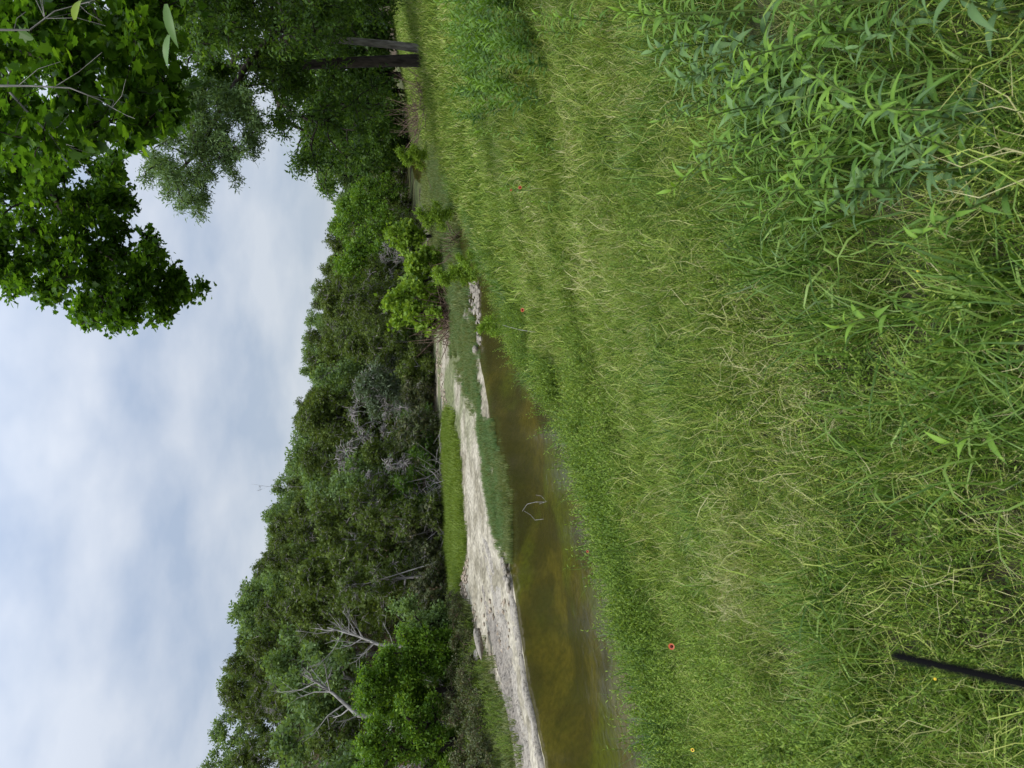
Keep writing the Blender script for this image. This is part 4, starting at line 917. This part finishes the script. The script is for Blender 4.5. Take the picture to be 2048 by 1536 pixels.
# ------------------------------------------------------------------ individual leafy plants with separate leaves
leaf_meshes = {}
def leaf_me(key, mat, w, tint, droop):
    k = (key, mat, w, tint)
    if k not in leaf_meshes:
        t = lance(w, .18, droop, 6); tt = np.full(len(t[0]), tint) + np.where(np.abs(t[0][:, 0]) < 1e-6, .12, 0)
        leaf_meshes[k] = np_mesh('leaf', t[0], t[1], G[mat], tint=tt.clip(0, 1), smooth=True)
    return leaf_meshes[k]
def leafy(x, y, h, nl, ls, w, mat, label, group, name='leafy_weed', lean=(0, 0), cat='plant', z=None, droop=.4, tl0=.35):
    z0 = gz(x, y) - .03 if z is None else z; e = empty(name, (x, y, z0), random.uniform(0, 6)); tag(e, label, cat, group)
    pts = [np.array([0, 0, 0.]), np.array([lean[0] * .3, lean[1] * .3, h * .4]), np.array([lean[0] * .65, lean[1] * .65, h * .75]), np.array([lean[0], lean[1], h])]
    e.rotation_euler = (0, 0, 0)
    V, F = segs(pts[:-1], pts[1:], np.array([.005, .004, .003]), np.array([.004, .003, .0015]), 6)
    link('stem', np_mesh('stem', V, F, G['stem'], tint=np.full(len(V), .5), smooth=True), e)
    a0 = random.random() * 6
    for i in range(nl):
        t = .22 + .78 * i / (nl - 1) if nl > 1 else 1; k = t * 3; j = min(2, int(k)); f = k - j; p = pts[j] * (1 - f) + pts[j + 1] * f
        a = a0 + i * 2.4 + random.gauss(0, .2); el = .15 + .95 * t ** 3 + random.gauss(0, .12)
        d = Vector((math.cos(a) * math.cos(el), math.sin(a) * math.cos(el), math.sin(el))); upv = Vector((random.gauss(0, .2), random.gauss(0, .2), 1))
        xx = d.cross(upv).normalized(); zz = xx.cross(d)
        o = link('leaf', leaf_me('l', mat, w, round(tl0 + .5 * round(t * 4) / 4, 2), droop), e)
        s = ls * (1.0 - .5 * t ** 2) * random.uniform(.8, 1.15)
        Mx = Matrix((xx, d, zz)).transposed().to_4x4() @ Matrix.Scale(s, 4); Mx.translation = Vector(p); o.matrix_local = Mx
# big dusty leaved weeds of the right foreground; image position of the plant's middle, distance
def wpos(a, b_, d): p = P(a, b_, d); return p.x, p.y, p.z
WG = 'large leafy weeds near the camera'
big = [(1330, 60, 3.3, .16, 'dusty'), (1390, 120, 3.1, .15, 'dusty'), (1370, 200, 3.1, .14, 'weed'), (1480, 190, 2.8, .15, 'dusty'), (1470, 90, 2.9, .16, 'weed'), (1560, 140, 2.6, .14, 'dusty'),
       (1640, 280, 2.45, .13, 'weed'), (1720, 330, 2.3, .12, 'dusty'), (1600, 230, 2.5, .12, 'weed'), (1690, 150, 2.3, .13, 'weed'), (1745, 600, 2.35, .12, 'weed'), (1240, 30, 3.7, .15, 'weed'), (1290, 10, 3.5, .15, 'weed'), (1800, 230, 2.1, .11, 'dusty'), (2020, 835, 1.95, .12, 'weed'), (1560, 20, 2.6, .15, 'weed'), (1420, 20, 3.0, .15, 'dusty')]
desc = ['at the top edge of the photo beyond the others', 'tall with blue grey leaves nearest the open grass', 'with lime green tip beside the open meadow grass', 'with the broadest dusty blue grey leaves', 'behind the broadest dusty leaves by the photo edge', 'with folded dusty leaves right of the broadest ones', 'with fresh lime leaves amid long grass blades', 'with drooping grey leaves lowest in the weed patch', 'small, between the dusty weed and lime leaved weed', 'green and half hidden by long grass blades', 'star shaped bright green, alone in the mid foreground', 'first along the photo top edge from the meadow', 'second along the photo top edge from the meadow', 'dusty and sunk in the darkest near grass', 'lime green with round leaves at the photo edge', 'green at the top edge amid dark grass', 'dusty, third along the photo top edge']
for i, (a, b_, d, ls, m_) in enumerate(big):
    x, y, zt = wpos(a, b_, d); z0 = gz(x, y); h = max(.3, zt - z0 + .10)
    leafy(x, y, h, 17 if i not in (10, 14) else 9, ls * .95, .12 if m_ == 'weed' else .15, m_, 'leafy weed ' + desc[i], WG, lean=(random.gauss(-.12, .09), random.gauss(0, .09)), droop=.5)
extra = []
while len(extra) < 52:
    a, b_ = random.uniform(1180, 2060), random.uniform(-20, 420)
    if b_ > 110 + (a - 1180) * .62 or b_ > 400: continue
    extra.append((b_, a))
extra.sort()
for i, (b_, a) in enumerate(extra):
    d = 3.9 - (a - 1180) * .0024 + random.uniform(-.1, .1); x, y, zt = wpos(a, b_, d); h = random.uniform(.38, .62)
    leafy(x, y, h, 16, random.uniform(.075, .125), random.choice((.07, .09, .12)), random.choice(('weed', 'weed', 'weed', 'dusty')), f"narrow leaved weed in the tangled corner mass, {ordinal(i + 1)} from photo's top", 'narrow leaved weeds in the corner mass', 'narrow_weed', lean=(random.gauss(-.1, .12), random.gauss(0, .12)), droop=.6, tl0=random.uniform(.05, .3))
# tall plants of the middle distance
leafy(*wpos(950, 262, 10.5)[:2], .95, 30, .17, .10, 'weed', 'tall single leafy stalk standing above the mid meadow', None, 'tall_stalk')
mm2 = [(940, 375, 11, .7), (980, 400, 10, .5), (965, 335, 11, .5), (1005, 290, 9.5, .6), (1000, 20, 8, .8), (1060, 60, 6.8, .6), (1085, 30, 6.2, .7), (1120, 35, 5.6, .6)]
for i, (a, b_, d, h) in enumerate(mm2):
    x, y, _ = wpos(a, b_, d); leafy(x, y, h, 20, .15, .11, 'weed', f"mid meadow leafy stalk, {ordinal(i + 1)} counted outward from the creek", 'leafy stalks in the mid meadow', 'tall_stalk')
# leafy patch below the twin trunk
pat = [herb(28, .95, lance(.13, .12, .3, 3), .19, G['weed'], nst=2, sp=.05, lean=.06) for _ in range(4)]
k = 0; patl = []
for i in range(85):
    a, b_ = random.uniform(885, 1000), random.uniform(5, 250)
    if b_ > 200 and a > 940: continue
    q = Pz(a, b_, 1.75); q_d = q[1]
    if q_d > 24 or q_d < 7: continue
    k += 1; x, y = q[0], q[1]
    o = link('leafy_stalk', random.choice(pat)); o.location = (x, y, gz(x, y)); o.rotation_euler = (0, 0, random.uniform(0, 6)); s = random.uniform(.7, 1.05); o.scale = (s, s, s)
    patl.append((b_, a, o))
patl.sort(key=lambda t: t[0])
for i, (b_, a, o) in enumerate(patl):
    tag(o, f"leafy stalk in the patch before the twin trunk, {ordinal(i + 1)} from photo's top", 'plant', 'dense patch of leafy stalks')
# young willows on the near bank by the riffle
fe = [make_tree([(0, 0, -.05), (.02, 0, .4), (0, .03, .9)], .02, local_puffs(14, .25, 1.5, .45, .28, 'round'), 11, 22, T_thin, .12, .05, G['stem'], G['syca'], shell=.4, twig_r=.004, upb=.3) for _ in range(2)]
for (a, b_, d, s, lab) in [(930, 548, 23, .9, 'feathery lime green young willow beside the cobble bar'), (955, 520, 21, .6, 'small feathery willow on the meadow side of the riffle'), (985, 655, 17.2, .55, 'yellow green seedling leaning over the dark pool head'), (925, 430, 29, 1.0, 'feathery green bush upstream of the young willow'), (870, 310, 40, 1.2, 'low green bush on the meadow edge by the far gravel')]:
    p = P(a, b_, d); plant_thing('young_willow', random.choice(fe), (p.x, p.y, max(gz(p.x, p.y), 0) - .03), random.uniform(0, 6), s, lab, 'shrub', 'young willows by the creek', ('stem', 'foliage'))
# blanket flowers
def flower(a, b_, d, label, s=1.0, mat='petal', disc='disc'):
    p = P(a, b_, d); z0 = gz(p.x, p.y); e = empty('wildflower', (p.x, p.y, z0)); tag(e, label, 'flower', 'blanket flowers in the grass'); h = max(.2, p.z - z0)
    V, F = segs([(0, 0, 0)], [(0, 0, h)], np.array([.002]), np.array([.002]), 5); link('stem', np_mesh('stem', V, F, G['stem'], tint=np.full(len(V), .5)), e)
    n = 12; aa = np.arange(n) / n * 6.283; T = (np.array([(-.3, 0, 0), (.3, 0, 0), (.42, .9, .05), (0, .8, .05), (-.42, .9, .05)], float), [np.array([(0, 1, 2, 3), ]), ])
    T = (T[0], [np.array([(0, 1, 2), (0, 2, 3), (0, 3, 4)])])
    V, F = scatter(T[0], T[1], np.stack([np.cos(aa) * .008, np.sin(aa) * .008, np.full(n, 0.)], 1), frames(np.stack([np.cos(aa), np.sin(aa), np.full(n, .1)], 1), np.tile([[0, 0, 1.]], (n, 1))), np.full(n, .016))
    tiltm = Matrix.Rotation(R_(55), 4, 'X')
    o = link('petals', np_mesh('petals', V * s, F, G[mat]), e, (0, 0, h)); o.rotation_euler = (R_(55), 0, 0)
    V2 = stones[0]; i6 = 8; ph = np.linspace(0, 1.4, 4); Vd = [(0, 0, .012)] + [(math.cos(t) * .012 * math.sin(q_), math.sin(t) * .012 * math.sin(q_), .012 * math.cos(q_)) for q_ in ph[1:] for t in np.arange(i6) / i6 * 6.283]
    Fd = [(1 + j * i6 + i, 1 + j * i6 + (i + 1) % i6, 1 + (j + 1) * i6 + (i + 1) % i6, 1 + (j + 1) * i6 + i) for j in range(2) for i in range(i6)]; Ft = [(0, 1 + i, 1 + (i + 1) % i6) for i in range(i6)]
    o = link('disc', np_mesh('disc', np.array(Vd) * s, [np.array(Fd), np.array(Ft)], G[disc]), e, (0, 0, h)); o.rotation_euler = (R_(55), 0, 0)
flower(1040, 375, 6.9, 'orange rimmed maroon blanket flower in the upper meadow', .75)
flower(1045, 620, 7.6, 'orange blanket flower in the grass above the pool head', .9)
flower(1343, 1293, 4.5, 'dark maroon and orange blanket flower on the herb covered slope', .9)
flower(1175, 1103, 7.0, 'small orange flower at the bank edge by the pool', .55)
flower(1022, 380, 7.8, 'tiny orange flower beside the maroon blanket flower', .5)
flower(1385, 1500, 4.3, 'small orange yellow flower near the corner of the herb slope', .5, 'yellow')
flower(1965, 545, 2.15, 'tiny yellow flower low in the near grass', .2, 'yellow', 'yellow')
flower(1870, 1358, 2.2, 'tiny yellow flower beside the black rod', .2, 'yellow', 'yellow')

# sticks in the pool
def stick(pts, z, r, label, name='floating_stick', mat='pale', cat='stick', group='sticks in the pool'):
    q = [Pz(a, b_, z) for a, b_ in pts]; root = q[0]; q = np.array([v - root for v in q]); q[:, 2] += rng.random(len(q)) * .05
    V, F = segs(q[:-1], q[1:], np.full(len(q) - 1, r), np.full(len(q) - 1, r * .8), 5)
    o = link(name, np_mesh(name, V, F, G[mat], smooth=True), None, tuple(root)); return tag(o, label, cat, group)
stick([(1046, 1022), (1052, 1013), (1059, 1008), (1072, 1004), (1090, 1004)], .01, .0045, 'pale forked stick poking out of the middle of the pool')
stick([(1052, 1022), (1062, 1030), (1075, 1040), (1088, 1038)], .0, .0035, 'thin twig curving beside the pale forked stick')
stick([(1072, 990), (1085, 992), (1093, 1003), (1082, 1008)], .01, .003, 'small hooked twig floating above the forked stick')
q = [P(1005, 650, 14.2), P(1022, 655, 13.9), P(1042, 660, 13.6), P(1070, 664, 13.2)]; root = q[0]; qq_ = np.array([np.array(v - root) for v in q])
V, F = segs(qq_[:-1], qq_[1:], np.array([.003, .004, .005]), np.array([.002, .003, .004]), 5)
o = link('bare_branch', np_mesh('bare_branch', V, F, G['pale']), None, tuple(root)); tag(o, 'thin bleached branch arching out of the grass at the pool head', 'branch')

# black rod held near the camera
p0 = P(1800, 1313, .30); p1 = P(2110, 1382, .23)
root = p0; d = np.array(p1 - p0)
V, F = segs([(0, 0, 0), d * .5, d * .06 * -1], [d * .5, d, (0, 0, 0)], np.array([.0020, .0021, .0010]), np.array([.0021, .0021, .0020]), 12)
o = link('black_rod', np_mesh('black_rod', V, F, G['black'], smooth=True), None, tuple(root)); tag(o, "thin black rod, blurred and close to the lens, entering the photo's corner", 'rod')
print('OBJECTS', len(bpy.data.objects), 'TRIS', sum(len(m.polygons) for m in bpy.data.meshes))
